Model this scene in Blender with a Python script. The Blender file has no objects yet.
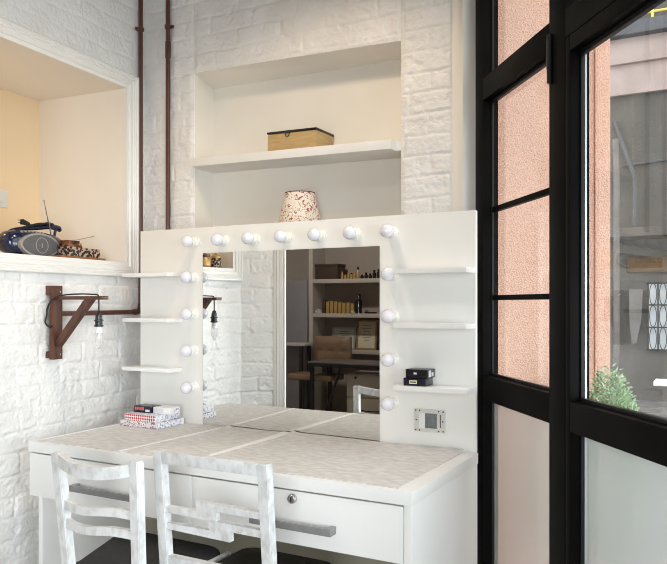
import bpy, bmesh, math, random
import numpy as np
from mathutils import Vector, Matrix
random.seed(7)
scene = bpy.context.scene
COL = scene.collection
PI = math.pi

# ------------------------------------------------------------------ materials
def hexc(r, g, b):
    f = lambda c: ((c/255.0+0.055)/1.055)**2.4 if c/255.0 > 0.04045 else c/255.0/12.92
    return (f(r), f(g), f(b), 1.0)

def new_mat(name):
    m = bpy.data.materials.new(name); m.use_nodes = True
    nt = m.node_tree; nt.nodes.clear()
    out = nt.nodes.new('ShaderNodeOutputMaterial')
    return m, nt, out

def mat(name, col, col2=None, rough=0.5, metal=0.0, scale=8.0, stretch=(1, 1, 1), bump=0.0, bscale=60.0,
        detail=4.0, contrast=(0.35, 0.65), rough2=None, spec=0.5, bdist=0.004, coat=0.0):
    m, nt, out = new_mat(name)
    N, L = nt.nodes.new, nt.links.new
    p = N('ShaderNodeBsdfPrincipled')
    p.inputs['Roughness'].default_value = rough
    p.inputs['Metallic'].default_value = metal
    p.inputs['Specular IOR Level'].default_value = spec
    p.inputs['Coat Weight'].default_value = coat
    tc = N('ShaderNodeTexCoord'); mp = N('ShaderNodeMapping')
    mp.inputs['Scale'].default_value = stretch
    L(tc.outputs['Object'], mp.inputs['Vector'])
    if col2 is None:
        col2 = tuple(min(1, c*0.94) for c in col[:3]) + (1,)
    n = N('ShaderNodeTexNoise'); n.inputs['Scale'].default_value = scale; n.inputs['Detail'].default_value = detail
    L(mp.outputs['Vector'], n.inputs['Vector'])
    r = N('ShaderNodeValToRGB')
    r.color_ramp.elements[0].position, r.color_ramp.elements[1].position = contrast
    r.color_ramp.elements[0].color, r.color_ramp.elements[1].color = col2, col
    L(n.outputs['Fac'], r.inputs['Fac']); L(r.outputs['Color'], p.inputs['Base Color'])
    if rough2 is not None:
        mr = N('ShaderNodeMapRange'); mr.inputs['To Min'].default_value = rough; mr.inputs['To Max'].default_value = rough2
        L(n.outputs['Fac'], mr.inputs['Value']); L(mr.outputs['Result'], p.inputs['Roughness'])
    if bump:
        b = N('ShaderNodeBump'); b.inputs['Strength'].default_value = bump; b.inputs['Distance'].default_value = bdist
        n2 = N('ShaderNodeTexNoise'); n2.inputs['Scale'].default_value = bscale; n2.inputs['Detail'].default_value = 5
        L(mp.outputs['Vector'], n2.inputs['Vector']); L(n2.outputs['Fac'], b.inputs['Height'])
        L(b.outputs['Normal'], p.inputs['Normal'])
    L(p.outputs['BSDF'], out.inputs['Surface'])
    return m

def glass_mat(name, tint=(1, 1, 1, 1), layer=0.0, layer_col=(0.7, 0.72, 0.7, 1), f0=0.045):
    """thin pane: transparent plus a mirror-like reflection that grows with the viewing angle, optional pale film"""
    m, nt, out = new_mat(name)
    N, L = nt.nodes.new, nt.links.new
    g = N('ShaderNodeNewGeometry')
    d = N('ShaderNodeVectorMath'); d.operation = 'DOT_PRODUCT'
    L(g.outputs['Normal'], d.inputs[0]); L(g.outputs['Incoming'], d.inputs[1])
    a = N('ShaderNodeMath'); a.operation = 'ABSOLUTE'; L(d.outputs['Value'], a.inputs[0])
    s = N('ShaderNodeMath'); s.operation = 'SUBTRACT'; s.inputs[0].default_value = 1.0; L(a.outputs[0], s.inputs[1])
    pw = N('ShaderNodeMath'); pw.operation = 'POWER'; pw.inputs[1].default_value = 5.0; L(s.outputs[0], pw.inputs[0])
    ma = N('ShaderNodeMath'); ma.operation = 'MULTIPLY_ADD'; ma.inputs[1].default_value = 1-f0; ma.inputs[2].default_value = f0
    L(pw.outputs[0], ma.inputs[0])
    t = N('ShaderNodeBsdfTransparent'); t.inputs['Color'].default_value = tint
    gl = N('ShaderNodeBsdfGlossy'); gl.inputs['Roughness'].default_value = 0.0
    base = t.outputs['BSDF']
    if layer:
        di = N('ShaderNodeBsdfDiffuse'); di.inputs['Color'].default_value = layer_col
        tl = N('ShaderNodeBsdfTranslucent'); tl.inputs['Color'].default_value = layer_col
        m1 = N('ShaderNodeMixShader'); m1.inputs['Fac'].default_value = 0.5
        L(di.outputs['BSDF'], m1.inputs[1]); L(tl.outputs['BSDF'], m1.inputs[2])
        m2 = N('ShaderNodeMixShader'); m2.inputs['Fac'].default_value = layer
        L(base, m2.inputs[1]); L(m1.outputs[0], m2.inputs[2]); base = m2.outputs[0]
    mx = N('ShaderNodeMixShader')
    L(ma.outputs[0], mx.inputs['Fac']); L(base, mx.inputs[1]); L(gl.outputs['BSDF'], mx.inputs[2])
    L(mx.outputs[0], out.inputs['Surface'])
    return m

def mirror_mat():
    m, nt, out = new_mat('mirror_silver')
    g = nt.nodes.new('ShaderNodeBsdfGlossy'); g.inputs['Roughness'].default_value = 0.0
    g.inputs['Color'].default_value = (0.86, 0.87, 0.86, 1)
    nt.links.new(g.outputs['BSDF'], out.inputs['Surface'])
    return m

def pattern_mat(name, base, marks, kind='floral', scale=40.0, thresh=0.5, rough=0.6):
    """two-colour printed pattern"""
    m, nt, out = new_mat(name)
    N, L = nt.nodes.new, nt.links.new
    p = N('ShaderNodeBsdfPrincipled'); p.inputs['Roughness'].default_value = rough
    tc = N('ShaderNodeTexCoord')
    r = N('ShaderNodeValToRGB'); r.color_ramp.interpolation = 'EASE'
    if kind == 'floral':
        n = N('ShaderNodeTexNoise'); n.inputs['Scale'].default_value = scale; n.inputs['Detail'].default_value = 3
        n.inputs['Distortion'].default_value = 1.5
        L(tc.outputs['Object'], n.inputs['Vector']); fac = n.outputs['Fac']
    elif kind == 'checker':
        c = N('ShaderNodeTexChecker'); c.inputs['Scale'].default_value = scale
        c.inputs['Color1'].default_value = (1, 1, 1, 1); c.inputs['Color2'].default_value = (0, 0, 0, 1)
        mp = N('ShaderNodeMapping'); mp.inputs['Rotation'].default_value = (0, 0.785, 0)
        L(tc.outputs['Object'], mp.inputs['Vector']); L(mp.outputs['Vector'], c.inputs['Vector'])
        fac = c.outputs['Color']
    else:
        v = N('ShaderNodeTexVoronoi'); v.inputs['Scale'].default_value = scale
        L(tc.outputs['Object'], v.inputs['Vector']); fac = v.outputs['Distance']
    r.color_ramp.elements[0].position = thresh-0.03; r.color_ramp.elements[1].position = thresh+0.03
    r.color_ramp.elements[0].color = base; r.color_ramp.elements[1].color = marks
    L(fac, r.inputs['Fac']); L(r.outputs['Color'], p.inputs['Base Color'])
    L(p.outputs['BSDF'], out.inputs['Surface'])
    return m

M = {}
M['brick'] = mat('white_painted_brick', (0.82, 0.81, 0.80, 1), (0.74, 0.73, 0.715, 1), rough=0.48, scale=5, bump=0.85, bscale=55, bdist=0.007)
M['plaster'] = mat('cream_plaster', (0.80, 0.77, 0.71, 1), (0.76, 0.73, 0.67, 1), rough=0.6, scale=3, bump=0.08, bscale=90)
M['peach'] = mat('peach_wall_lamp_glow', (0.84, 0.66, 0.44, 1), (0.81, 0.63, 0.41, 1), rough=0.7, scale=2, bump=0.05, bscale=120)  # alcove lamp's warm glow put into the rear wall's peach
M['recess'] = mat('cream_wall_paint', (0.80, 0.75, 0.69, 1), (0.77, 0.72, 0.66, 1), rough=0.7, scale=2, bump=0.05, bscale=120)
M['trim'] = mat('white_gloss_trim', (0.80, 0.79, 0.77, 1), (0.77, 0.76, 0.735, 1), rough=0.35, scale=6)
M['panel'] = mat('cream_white_laminate', (0.84, 0.832, 0.80, 1), (0.82, 0.81, 0.78, 1), rough=0.42, scale=3)
M['desk'] = mat('white_laminate', (0.85, 0.85, 0.84, 1), (0.82, 0.82, 0.81, 1), rough=0.35, scale=3)
M['mat'] = mat('woven_grey_vinyl', (0.76, 0.75, 0.745, 1), (0.60, 0.585, 0.57, 1), rough=0.55, scale=40, stretch=(0.6, 1.3, 1), bump=0.4, bscale=160, detail=9, contrast=(0.34, 0.66))
M['lace'] = pattern_mat('white_lace_edging', (0.72, 0.70, 0.66, 1), (0.93, 0.93, 0.92, 1), 'voronoi', 220, 0.22)
M['olive'] = mat('kneehole_shade_board', (0.36, 0.34, 0.27, 1), (0.33, 0.31, 0.245, 1), rough=0.6, scale=3)  # shade under the desk put into the back panel's colour
M['handle'] = mat('grey_satin_metal', (0.33, 0.33, 0.34, 1), (0.29, 0.29, 0.30, 1), rough=0.4, metal=0.5, scale=20)
M['chrome'] = mat('chrome', (0.6, 0.6, 0.6, 1), (0.5, 0.5, 0.5, 1), rough=0.15, metal=1.0)
M['mirror'] = mirror_mat()
M['ceramic'] = mat('white_plastic_holder', (0.88, 0.87, 0.83, 1), rough=0.3)
M['globe'] = mat('opal_bulb_glass', (0.80, 0.79, 0.85, 1), (0.79, 0.78, 0.84, 1), rough=0.07, coat=0.6)
M['clearbulb'] = glass_mat('bulb_glass', layer=0.4, layer_col=(0.95, 0.95, 0.98, 1), f0=0.06)
M['core'] = mat('bulb_core_white', (0.92, 0.92, 0.92, 1), rough=0.3)
M['black_alu'] = mat('black_aluminium', (0.0055, 0.0055, 0.0055, 1), (0.008, 0.0075, 0.007, 1), rough=0.38, scale=6, spec=0.02)
M['bead'] = mat('grey_glazing_gasket', (0.02, 0.021, 0.023, 1), rough=0.4, spec=0.15)
M['spacer'] = mat('aluminium_spacer', (0.45, 0.47, 0.49, 1), rough=0.4, metal=0.4)
M['glass'] = glass_mat('window_glass', tint=(0.97, 0.98, 0.975, 1))
M['pale_glass'] = glass_mat('pale_window_glass', layer=0.62, layer_col=(0.56, 0.58, 0.56, 1))  # pale diffuse layer mixed into the lower panes
M['light_pale_glass'] = glass_mat('lightly_pale_window_glass', layer=0.42, layer_col=(0.60, 0.60, 0.57, 1))
M['chairwood'] = mat('whitewashed_distressed_wood', (0.68, 0.69, 0.70, 1), (0.52, 0.515, 0.505, 1), rough=0.5, scale=55, stretch=(0.8, 0.8, 0.5), bump=0.35, bscale=90, detail=9, contrast=(0.30, 0.56))
M['seatdark'] = mat('dark_grey_seat_fabric', (0.016, 0.0165, 0.018, 1), (0.009, 0.009, 0.010, 1), rough=0.8, scale=60, bump=0.3, bscale=300)
M['seatweave'] = mat('black_woven_seat', (0.012, 0.012, 0.012, 1), (0.003, 0.003, 0.003, 1), rough=0.4, scale=120)
M['darkwood'] = mat('dark_stained_wood', (0.115, 0.042, 0.022, 1), (0.06, 0.02, 0.012, 1), rough=0.45, scale=18, stretch=(3, 3, 0.4), bump=0.2, bscale=40)
M['pipe'] = mat('brown_painted_pipe', (0.095, 0.034, 0.024, 1), (0.075, 0.026, 0.018, 1), rough=0.3, scale=10)
M['blackplastic'] = mat('black_plastic', (0.01, 0.01, 0.011, 1), rough=0.3)
M['blackcloth'] = mat('black_cord', (0.008, 0.008, 0.008, 1), rough=0.6)
M['blue'] = mat('dark_blue_gloss_plastic', (0.008, 0.016, 0.052, 1), (0.006, 0.012, 0.043, 1), rough=0.16, coat=0.4)
M['silverplastic'] = mat('silver_plastic', (0.40, 0.38, 0.36, 1), rough=0.35, metal=0.4)
M['speakergrey'] = mat('grey_speaker_mesh', (0.13, 0.13, 0.135, 1), (0.09, 0.09, 0.095, 1), rough=0.5, scale=200)
M['boardwood'] = mat('orange_brown_board', (0.33, 0.13, 0.045, 1), (0.26, 0.09, 0.03, 1), rough=0.5, scale=12, stretch=(1, 6, 1))
M['trinket'] = pattern_mat('black_and_bone_inlay', (0.02, 0.014, 0.012, 1), (0.50, 0.36, 0.28, 1), 'voronoi', 75, 0.56, 0.35)
M['copper'] = mat('copper_brown_gloss', (0.32, 0.12, 0.05, 1), (0.03, 0.015, 0.01, 1), rough=0.3, metal=0.3, scale=50)
M['lightwood'] = mat('light_bamboo', (0.50, 0.35, 0.165, 1), (0.43, 0.29, 0.125, 1), rough=0.55, scale=10, stretch=(1.5, 1, 12))
M['shade'] = pattern_mat('red_floral_linen', (0.80, 0.73, 0.62, 1), (0.34, 0.085, 0.09, 1), 'floral', 62, 0.57, 0.8)
M['redtrim'] = mat('dark_red_braid', (0.14, 0.025, 0.02, 1), rough=0.7)
M['floorwood'] = mat('grey_brown_floor', (0.30, 0.26, 0.22, 1), (0.22, 0.19, 0.16, 1), rough=0.45, scale=4, stretch=(1, 8, 1))
M['ceiling'] = mat('dark_ceiling', (0.30, 0.24, 0.19, 1), (0.24, 0.19, 0.15, 1), rough=0.8, stretch=(1, 8, 1))  # unseen ceiling, toned dark to cut bounced light
M['stucco'] = mat('salmon_stucco', (0.84, 0.52, 0.40, 1), (0.68, 0.38, 0.275, 1), rough=0.85, scale=170, bump=0.9, bscale=170, bdist=0.008, contrast=(0.36, 0.52), detail=3)
M['greywall'] = mat('grey_courtyard_wall', (0.13, 0.118, 0.108, 1), (0.075, 0.072, 0.063, 1), rough=0.85, scale=1.2, bump=0.4, bscale=9, detail=6)
M['palewall'] = mat('pale_pink_band', (0.40, 0.325, 0.305, 1), (0.33, 0.265, 0.25, 1), rough=0.8, scale=3)
M['roofgrey'] = mat('grey_gutter', (0.08, 0.085, 0.095, 1), rough=0.6)
M['yellow'] = mat('yellow_painted_rail', (0.75, 0.55, 0.12, 1), rough=0.5)
M['beamwood'] = mat('ochre_timber', (0.15, 0.088, 0.04, 1), (0.11, 0.062, 0.028, 1), rough=0.7, scale=4, stretch=(1, 1, 6))
M['leaf'] = mat('pale_green_leaf', (0.52, 0.66, 0.44, 1), (0.32, 0.47, 0.25, 1), rough=0.5, scale=25)
M['pot'] = mat('terracotta', (0.4, 0.17, 0.09, 1), rough=0.8)
M['iron'] = mat('black_iron', (0.02, 0.02, 0.02, 1), rough=0.5)
M['greyrag'] = mat('pale_grey_weathered', (0.20, 0.19, 0.185, 1), (0.13, 0.125, 0.12, 1), rough=0.8, scale=3)
M['skyglass'] = mat('pale_blue_window_glass', (0.80, 0.86, 0.90, 1), (0.62, 0.70, 0.76, 1), rough=0.08, scale=2)
M['white'] = mat('plain_white', (0.82, 0.82, 0.82, 1), rough=0.5)
M['redcheck'] = pattern_mat('red_and_white_check_card', (0.82, 0.8, 0.8, 1), (0.5, 0.045, 0.06, 1), 'checker', 115, 0.5)
M['floralcard'] = pattern_mat('pink_and_grey_floral_card', (0.80, 0.72, 0.74, 1), (0.16, 0.10, 0.17, 1), 'floral', 75, 0.56)
M['bluemarks'] = pattern_mat('white_card_with_blue_print', (0.82, 0.82, 0.86, 1), (0.22, 0.24, 0.42, 1), 'floral', 110, 0.56)
M['redmark'] = mat('red_print', (0.62, 0.12, 0.12, 1), rough=0.5)
M['greyprint'] = mat('pale_grey_print', (0.7, 0.7, 0.72, 1), rough=0.4)
M['yellowlabel'] = mat('pale_yellow_label', (0.75, 0.72, 0.42, 1), rough=0.5)
M['navy'] = mat('navy_black_card', (0.012, 0.012, 0.03, 1), rough=0.25)
M['switchgrey'] = mat('grey_rocker', (0.20, 0.21, 0.22, 1), (0.13, 0.14, 0.15, 1), rough=0.4, scale=90)
M['plateplastic'] = mat('white_plate_plastic', (0.70, 0.68, 0.65, 1), rough=0.35)
M['screw'] = mat('dark_screw', (0.05, 0.045, 0.04, 1), rough=0.5, metal=0.5)
M['tan'] = mat('tan_leather', (0.22, 0.145, 0.085, 1), (0.18, 0.115, 0.072, 1), rough=0.45, scale=12)
M['tabletop'] = mat('dark_grey_table_top', (0.16, 0.14, 0.13, 1), (0.10, 0.09, 0.085, 1), rough=0.35, scale=5, stretch=(0.5, 5, 1))
M['backwall'] = mat('taupe_wall_paint', (0.34, 0.29, 0.25, 1), (0.31, 0.265, 0.23, 1), rough=0.8, scale=2)
M['backshelf'] = mat('pale_taupe_shelf', (0.48, 0.43, 0.38, 1), rough=0.6)
M['bluegrey'] = mat('blue_grey_board', (0.23, 0.22, 0.235, 1), rough=0.7)
M['leatherbox'] = mat('dark_brown_leather', (0.055, 0.033, 0.022, 1), rough=0.5, scale=30)
M['gold'] = mat('gold_cap', (0.55, 0.36, 0.14, 1), rough=0.35, metal=0.5)
M['bottle'] = mat('black_glass_bottle', (0.015, 0.013, 0.012, 1), rough=0.15)
M['cream'] = mat('cream_cabinet_paint', (0.60, 0.54, 0.45, 1), rough=0.5)
M['paper'] = mat('cream_certificate_paper', (0.68, 0.62, 0.48, 1), (0.62, 0.55, 0.41, 1), rough=0.4, scale=14)
M['paperwhite'] = mat('greenish_certificate_paper', (0.50, 0.53, 0.47, 1), (0.45, 0.48, 0.42, 1), rough=0.4, scale=14)
M['ink'] = mat('brown_ink', (0.15, 0.11, 0.08, 1), rough=0.6)
M['oak'] = mat('gold_brown_frame', (0.30, 0.19, 0.09, 1), rough=0.4)

# ------------------------------------------------------------------ helpers
def wm(o):
    m = o.matrix_basis.copy()
    while o.parent:
        o = o.parent; m = o.matrix_basis @ m
    return m

def obj(name, bm, m, parent=None, smooth=35, mats=None):
    bmesh.ops.recalc_face_normals(bm, faces=bm.faces)
    if parent is not None: bm.transform(wm(parent).inverted())
    me = bpy.data.meshes.new(name); bm.to_mesh(me); bm.free()
    for mm in (mats or [m]): me.materials.append(mm)
    if smooth:
        me.polygons.foreach_set('use_smooth', [True]*len(me.polygons))
        me.set_sharp_from_angle(angle=math.radians(smooth))
    o = bpy.data.objects.new(name, me); COL.objects.link(o)
    if parent is not None: o.parent = parent
    return o

def tag(o, label=None, cat=None, group=None, kind=None):
    if label: o['label'] = label
    if cat: o['category'] = cat
    if group: o['group'] = group
    if kind: o['kind'] = kind
    return o

def thing(name, label, cat, loc=(0, 0, 0), rz=0.0, group=None, kind=None):
    o = bpy.data.objects.new(name, None); COL.objects.link(o)
    o.empty_display_size = 0.05
    o.location = loc; o.rotation_euler = (0, 0, rz)
    return tag(o, label, cat, group, kind)

def rebase(o, loc):
    """give a one-mesh thing its origin at loc"""
    loc = Vector(loc); o.data.transform(Matrix.Translation(-loc)); o.location = loc
    return o

def B(): return bmesh.new()

def frame(o, ex, ey, ez=(0, 0, 1)):
    m = Matrix.Identity(4)
    for i, v in enumerate((ex, ey, ez)):
        for j in range(3): m[j][i] = v[j]
    for j in range(3): m[j][3] = o[j]
    return m

def box(bm, x0, x1, y0, y1, z0, z1, bev=0.0, mtx=None, seg=2, mi=0):
    vs = [bm.verts.new(p) for p in ((x0, y0, z0), (x1, y0, z0), (x1, y1, z0), (x0, y1, z0), (x0, y0, z1), (x1, y0, z1), (x1, y1, z1), (x0, y1, z1))]
    fs = [bm.faces.new([vs[i] for i in q]) for q in ((0, 3, 2, 1), (4, 5, 6, 7), (0, 1, 5, 4), (1, 2, 6, 5), (2, 3, 7, 6), (3, 0, 4, 7))]
    for f in fs: f.material_index = mi
    if mtx is not None: bmesh.ops.transform(bm, matrix=mtx, verts=vs)
    if bev:
        es = list({e for f in fs for e in f.edges})
        bmesh.ops.bevel(bm, geom=es, offset=bev, segments=seg, affect='EDGES', profile=0.6)

def prism(bm, pts, off, mi=0):
    """polygon pts extruded by the vector off"""
    off = Vector(off)
    a = [bm.verts.new(p) for p in pts]; b = [bm.verts.new(Vector(p)+off) for p in pts]
    n = len(pts)
    fs = [bm.faces.new(a[::-1]), bm.faces.new(b)]
    for i in range(n): fs.append(bm.faces.new((a[i], a[(i+1) % n], b[(i+1) % n], b[i])))
    for f in fs: f.material_index = mi

def hexa(bm, p, bev=0.0):
    """box from eight corners: bottom four then top four"""
    vs = [bm.verts.new(q) for q in p]
    fs = [bm.faces.new([vs[i] for i in q]) for q in ((0, 3, 2, 1), (4, 5, 6, 7), (0, 1, 5, 4), (1, 2, 6, 5), (2, 3, 7, 6), (3, 0, 4, 7))]
    if bev: bmesh.ops.bevel(bm, geom=list({e for f in fs for e in f.edges}), offset=bev, segments=2, affect='EDGES', profile=0.6)

def lathe(bm, prof, mtx, seg=24, mi=0):
    """prof: (radius, height) along local z"""
    rings = []
    for r, h in prof:
        if r < 1e-6: rings.append([bm.verts.new(mtx @ Vector((0, 0, h)))])
        else: rings.append([bm.verts.new(mtx @ Vector((r*math.cos(2*PI*k/seg), r*math.sin(2*PI*k/seg), h))) for k in range(seg)])
    for a, b in zip(rings, rings[1:]):
        for k in range(seg):
            k2 = (k+1) % seg
            q = [a[k % len(a)], a[k2 % len(a)], b[k2 % len(b)], b[k % len(b)]]
            q = list(dict.fromkeys(q))
            if len(q) >= 3:
                f = bm.faces.new(q); f.material_index = mi
    for ring in (rings[0], rings[-1]):
        if len(ring) > 2: bm.faces.new(ring).material_index = mi

def T(x, y, z): return Matrix.Translation((x, y, z))
def along(p, d):
    """matrix whose local z runs along d from p"""
    return Matrix.Translation(p) @ Vector(d).to_track_quat('Z', 'Y').to_matrix().to_4x4()

def tube(bm, pts, r, seg=10, radii=None):
    pts = [Vector(p) for p in pts]; n = len(pts); rings = []; a = None
    for i, p in enumerate(pts):
        d = (pts[min(i+1, n-1)]-pts[max(i-1, 0)]).normalized()
        if a is None: a = d.orthogonal().normalized()
        else: a = (a-d*a.dot(d)).normalized()
        b = d.cross(a)
        rr = radii[i] if radii else r
        rings.append([bm.verts.new(p+rr*(a*math.cos(2*PI*k/seg)+b*math.sin(2*PI*k/seg))) for k in range(seg)])
    for A_, B_ in zip(rings, rings[1:]):
        for k in range(seg): bm.faces.new((A_[k], A_[(k+1) % seg], B_[(k+1) % seg], B_[k]))
    bm.faces.new(rings[0][::-1]); bm.faces.new(rings[-1])

def spline(pts, n=8):
    pts = [Vector(p) for p in pts]; out = []
    P = [pts[0]*2-pts[1]]+pts+[pts[-1]*2-pts[-2]]
    for i in range(1, len(P)-2):
        for k in range(n):
            t = k/n
            out.append(0.5*((2*P[i])+(-P[i-1]+P[i+1])*t+(2*P[i-1]-5*P[i]+4*P[i+1]-P[i+2])*t*t+(-P[i-1]+3*P[i]-3*P[i+1]+P[i+2])*t**3))
    out.append(pts[-1]); return out

def sweep(bm, pts, sides, w, h):
    """rectangular bar w (along sides) x h (along z) swept through pts"""
    rings = []
    for p, s in zip(pts, sides):
        p = Vector(p); s = Vector(s).normalized()*w/2; u = Vector((0, 0, h/2))
        rings.append([bm.verts.new(q) for q in (p-s-u, p+s-u, p+s+u, p-s+u)])
    for a, b in zip(rings, rings[1:]):
        for k in range(4): bm.faces.new((a[k], a[(k+1) % 4], b[(k+1) % 4], b[k]))
    bm.faces.new(rings[0][::-1]); bm.faces.new(rings[-1])

def clone(o, parent=None):
    c = o.copy(); COL.objects.link(c); c.parent = parent
    for ch in [x for x in bpy.data.objects if x.parent == o and x != c]:
        clone(ch, c)
    return c

# ------------------------------------------------------------------ geometry of the place (metres; eye at x=y=0, z=1.3)
YB = 2.776                                   # back wall
YP = 2.547                                   # front of the mirror board
C = Vector((-2.6034, YB, 0))                 # inner corner of left and back wall
ld = Vector((-0.0802, 0.99678, 0)); ln = Vector((0.99678, 0.0802, 0))     # left wall: direction, normal into the room
A = Vector((-0.8459, 2.75, 0))               # where the glazing starts
u = Vector((0.6129, -0.79015, 0)); ow = Vector((0.79015, 0.6129, 0))      # glazing: direction, outward normal
def Lp(t, z, off=0.0): return Vector((C.x-ld.x*t+ln.x*off, C.y-ld.y*t+ln.y*off, z))
def Wp(s, z, off=0.0): return Vector((A.x+u.x*s+ow.x*off, A.y+u.y*s+ow.y*off, z))
CEIL = 3.0

# ---- brickwork
def vnoise(x, y, seed):
    xi, yi = np.floor(x).astype(np.int64), np.floor(y).astype(np.int64)
    fx, fy = x-xi, y-yi
    fx, fy = fx*fx*(3-2*fx), fy*fy*(3-2*fy)
    def hsh(a, b):
        h = (a*374761393+b*668265263+seed*982451653) & 0x7fffffff
        h = ((h ^ (h >> 13))*1274126177) & 0x7fffffff
        return ((h ^ (h >> 16)) & 0xffff)/65535.0
    return (hsh(xi, yi)*(1-fx)+hsh(xi+1, yi)*fx)*(1-fy)+(hsh(xi, yi+1)*(1-fx)+hsh(xi+1, yi+1)*fx)*fy
def fbm(x, y, seed, o=3):
    return sum(vnoise(x*2**k, y*2**k, seed+k)*0.5**k for k in range(o))/sum(0.5**k for k in range(o))
def sstep(a, b, x):
    t = np.clip((x-a)/(b-a), 0, 1); return t*t*(3-2*t)
def brick_h(U, Z, seed, shut):
    wu = U+0.020*(fbm(U*9, Z*9, seed+11)-0.5); wz = Z+0.020*(fbm(U*7, Z*7, seed+23)-0.5)
    RH, BL = 0.0865, 0.245
    row = np.floor(wz/RH); off = 0.5*(row % 2)+0.35*vnoise(row*1.7, row*0+0.5, seed+5)
    bu = wu/BL+off; fu = bu-np.floor(bu); fz = wz/RH-row
    dx, dz = np.minimum(fu, 1-fu)*BL, np.minimum(fz, 1-fz)*RH
    rb = vnoise(np.floor(bu)*3.3+0.5, row*2.1+0.5, seed+31)
    jv = 0.85*(1-sstep(0.001, 0.009, dx))*sstep(0.22, 0.45, vnoise(np.floor(bu+0.5)*5.3+0.5, row*3.7+0.5, seed+77))
    jh = 1-sstep(0.0012, 0.0075, dz)
    prof = (1-np.maximum(jv, jh))*(0.6+0.55*rb)
    fill = shut*sstep(0.36, 0.60, fbm(U*3.1, Z*4.6, seed+41))          # joints painted nearly shut here and there
    prof = prof*(1-fill)+fill*(0.6+0.55*rb)
    pit = sstep(0.60, 0.74, fbm(U*22, Z*26, seed+71, 3))
    return 0.0085*prof+0.0045*(fbm(U*24, Z*26, seed+51, 4)-0.5)+0.003*np.clip(fbm(U*5, Z*5, seed+61)-0.5, -1, 1)-0.004*pit

def brick_wall(name, patches, seed, shut=0.45, step=0.006):
    """patches: (p00,p10,p11,p01, normal, u0,u1, (fade edges: left,right,bottom,top), amplitude function)"""
    V, Fc, base = [], [], 0
    for p00, p10, p11, p01, nrm, u0, u1, fade, amp in patches:
        p00, p10, p11, p01 = [np.array(p, float) for p in (p00, p10, p11, p01)]
        nu = max(2, int(abs(u1-u0)/step)); nv = max(2, int(max(p01[2]-p00[2], p11[2]-p10[2])/step))
        s, t = np.meshgrid(np.linspace(0, 1, nu+1), np.linspace(0, 1, nv+1), indexing='ij')
        P = (p00*((1-s)*(1-t))[..., None]+p10*(s*(1-t))[..., None]+p11*(s*t)[..., None]+p01*((1-s)*t)[..., None])
        U = u0+(u1-u0)*s; Z = P[..., 2]
        h = brick_h(U, Z, seed, shut)*amp(U, Z)
        W = abs(u1-u0); Hh = p01[2]-p00[2]
        for e, dist in zip(fade, (s*W, (1-s)*W, t*Hh, (1-t)*Hh)):
            if e: h = h*sstep(-0.004, 0.022, dist)
        P = P+np.array(nrm, float)*h[..., None]
        V.append(P.reshape(-1, 3))
        idx = base+np.arange((nu+1)*(nv+1)).reshape(nu+1, nv+1)
        q = np.stack([idx[:-1, :-1], idx[1:, :-1], idx[1:, 1:], idx[:-1, 1:]], -1).reshape(-1, 4)
        Fc.append(q); base += (nu+1)*(nv+1)
    V = np.concatenate(V); Fc = np.concatenate(Fc)
    me = bpy.data.meshes.new(name); me.from_pydata(V.tolist(), [], Fc.tolist()); me.update()
    me.materials.append(M['brick']); me.polygons.foreach_set('use_smooth', [True]*len(me.polygons))
    o = bpy.data.objects.new(name, me); COL.objects.link(o)
    return tag(o, kind='structure')

one = lambda U, Z: 1.0+0*U
lamp_ = lambda U, Z: 1.0-0.45*sstep(2.38, 2.46, Z)
def lpatch(t0, t1, z0, z1, fade=(0, 0, 0, 0)):
    return (Lp(t0, z0), Lp(t1, z0), Lp(t1, z1), Lp(t0, z1), ln, t0, t1, fade, lamp_)
brick_wall('wall_left', [lpatch(0, 1.165, 0, 1.46), lpatch(0, 1.165, 2.40, CEIL), lpatch(0, 0.115, 1.46, 2.40), lpatch(1.12, 1.165, 1.46, 2.40)], 3, 0.55)
P1 = Lp(1.165, 0); cd = Vector((0.80, -0.60, 0)); cn = Vector((0.60, 0.80, 0))
P2 = P1+cd*0.266
def up(p, z): return Vector((p.x, p.y, z))
brick_wall('wall_left_return', [(up(P1, 0), up(P2, 0), up(P2, CEIL), up(P1, CEIL), cn, 0, 0.266, (0, 0, 0, 0), one)], 9)
NL, NR, NB = -2.2843, -1.1892, 1.45
NTL, NTR = 2.4279, 2.3949
BR = -0.9609
nb = Vector((0, -1, 0))
def bk(x, z, y=YB): return Vector((x, y, z))
brick_wall('wall_back', [
    (bk(C.x, 0), bk(NL, 0), bk(NL, CEIL), bk(C.x, CEIL), nb, 0, NL-C.x, (0, 1, 0, 0), one),
    (bk(NR, 0), bk(BR, 0), bk(BR, CEIL), bk(NR, CEIL), nb, NR-C.x, BR-C.x, (1, 1, 0, 0), one),
    (bk(NL, 0), bk(NR, 0), bk(NR, NB), bk(NL, NB), nb, NL-C.x, NR-C.x, (1, 1, 0, 1), one),
    (bk(NL, NTL), bk(NR, NTR), bk(NR, CEIL), bk(NL, CEIL), nb, NL-C.x, NR-C.x, (1, 1, 1, 0), one)], 17)

def quad(bm, *p): bm.faces.new([bm.verts.new(q) for q in p])
# niche lining
YN = 2.926
for nm, q in (('left', (bk(NL, NB), bk(NL, NTL), bk(NL, 2.386, YN), bk(NL, NB, YN))), ('right', (bk(NR, NB), bk(NR, NTR), bk(NR, 2.372, YN), bk(NR, NB, YN))),
              ('rear', (bk(NL, NB, YN), bk(NR, NB, YN), bk(NR, 2.372, YN), bk(NL, 2.386, YN))), ('top', (bk(NL, NTL), bk(NR, NTR), bk(NR, 2.372, YN), bk(NL, 2.386, YN))),
              ('base', (bk(NL, NB), bk(NR, NB), bk(NR, NB, YN), bk(NL, NB, YN)))):
    bm = B(); quad(bm, *q); tag(obj('wall_niche_'+nm, bm, M['plaster'], smooth=0), kind='structure')
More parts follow.
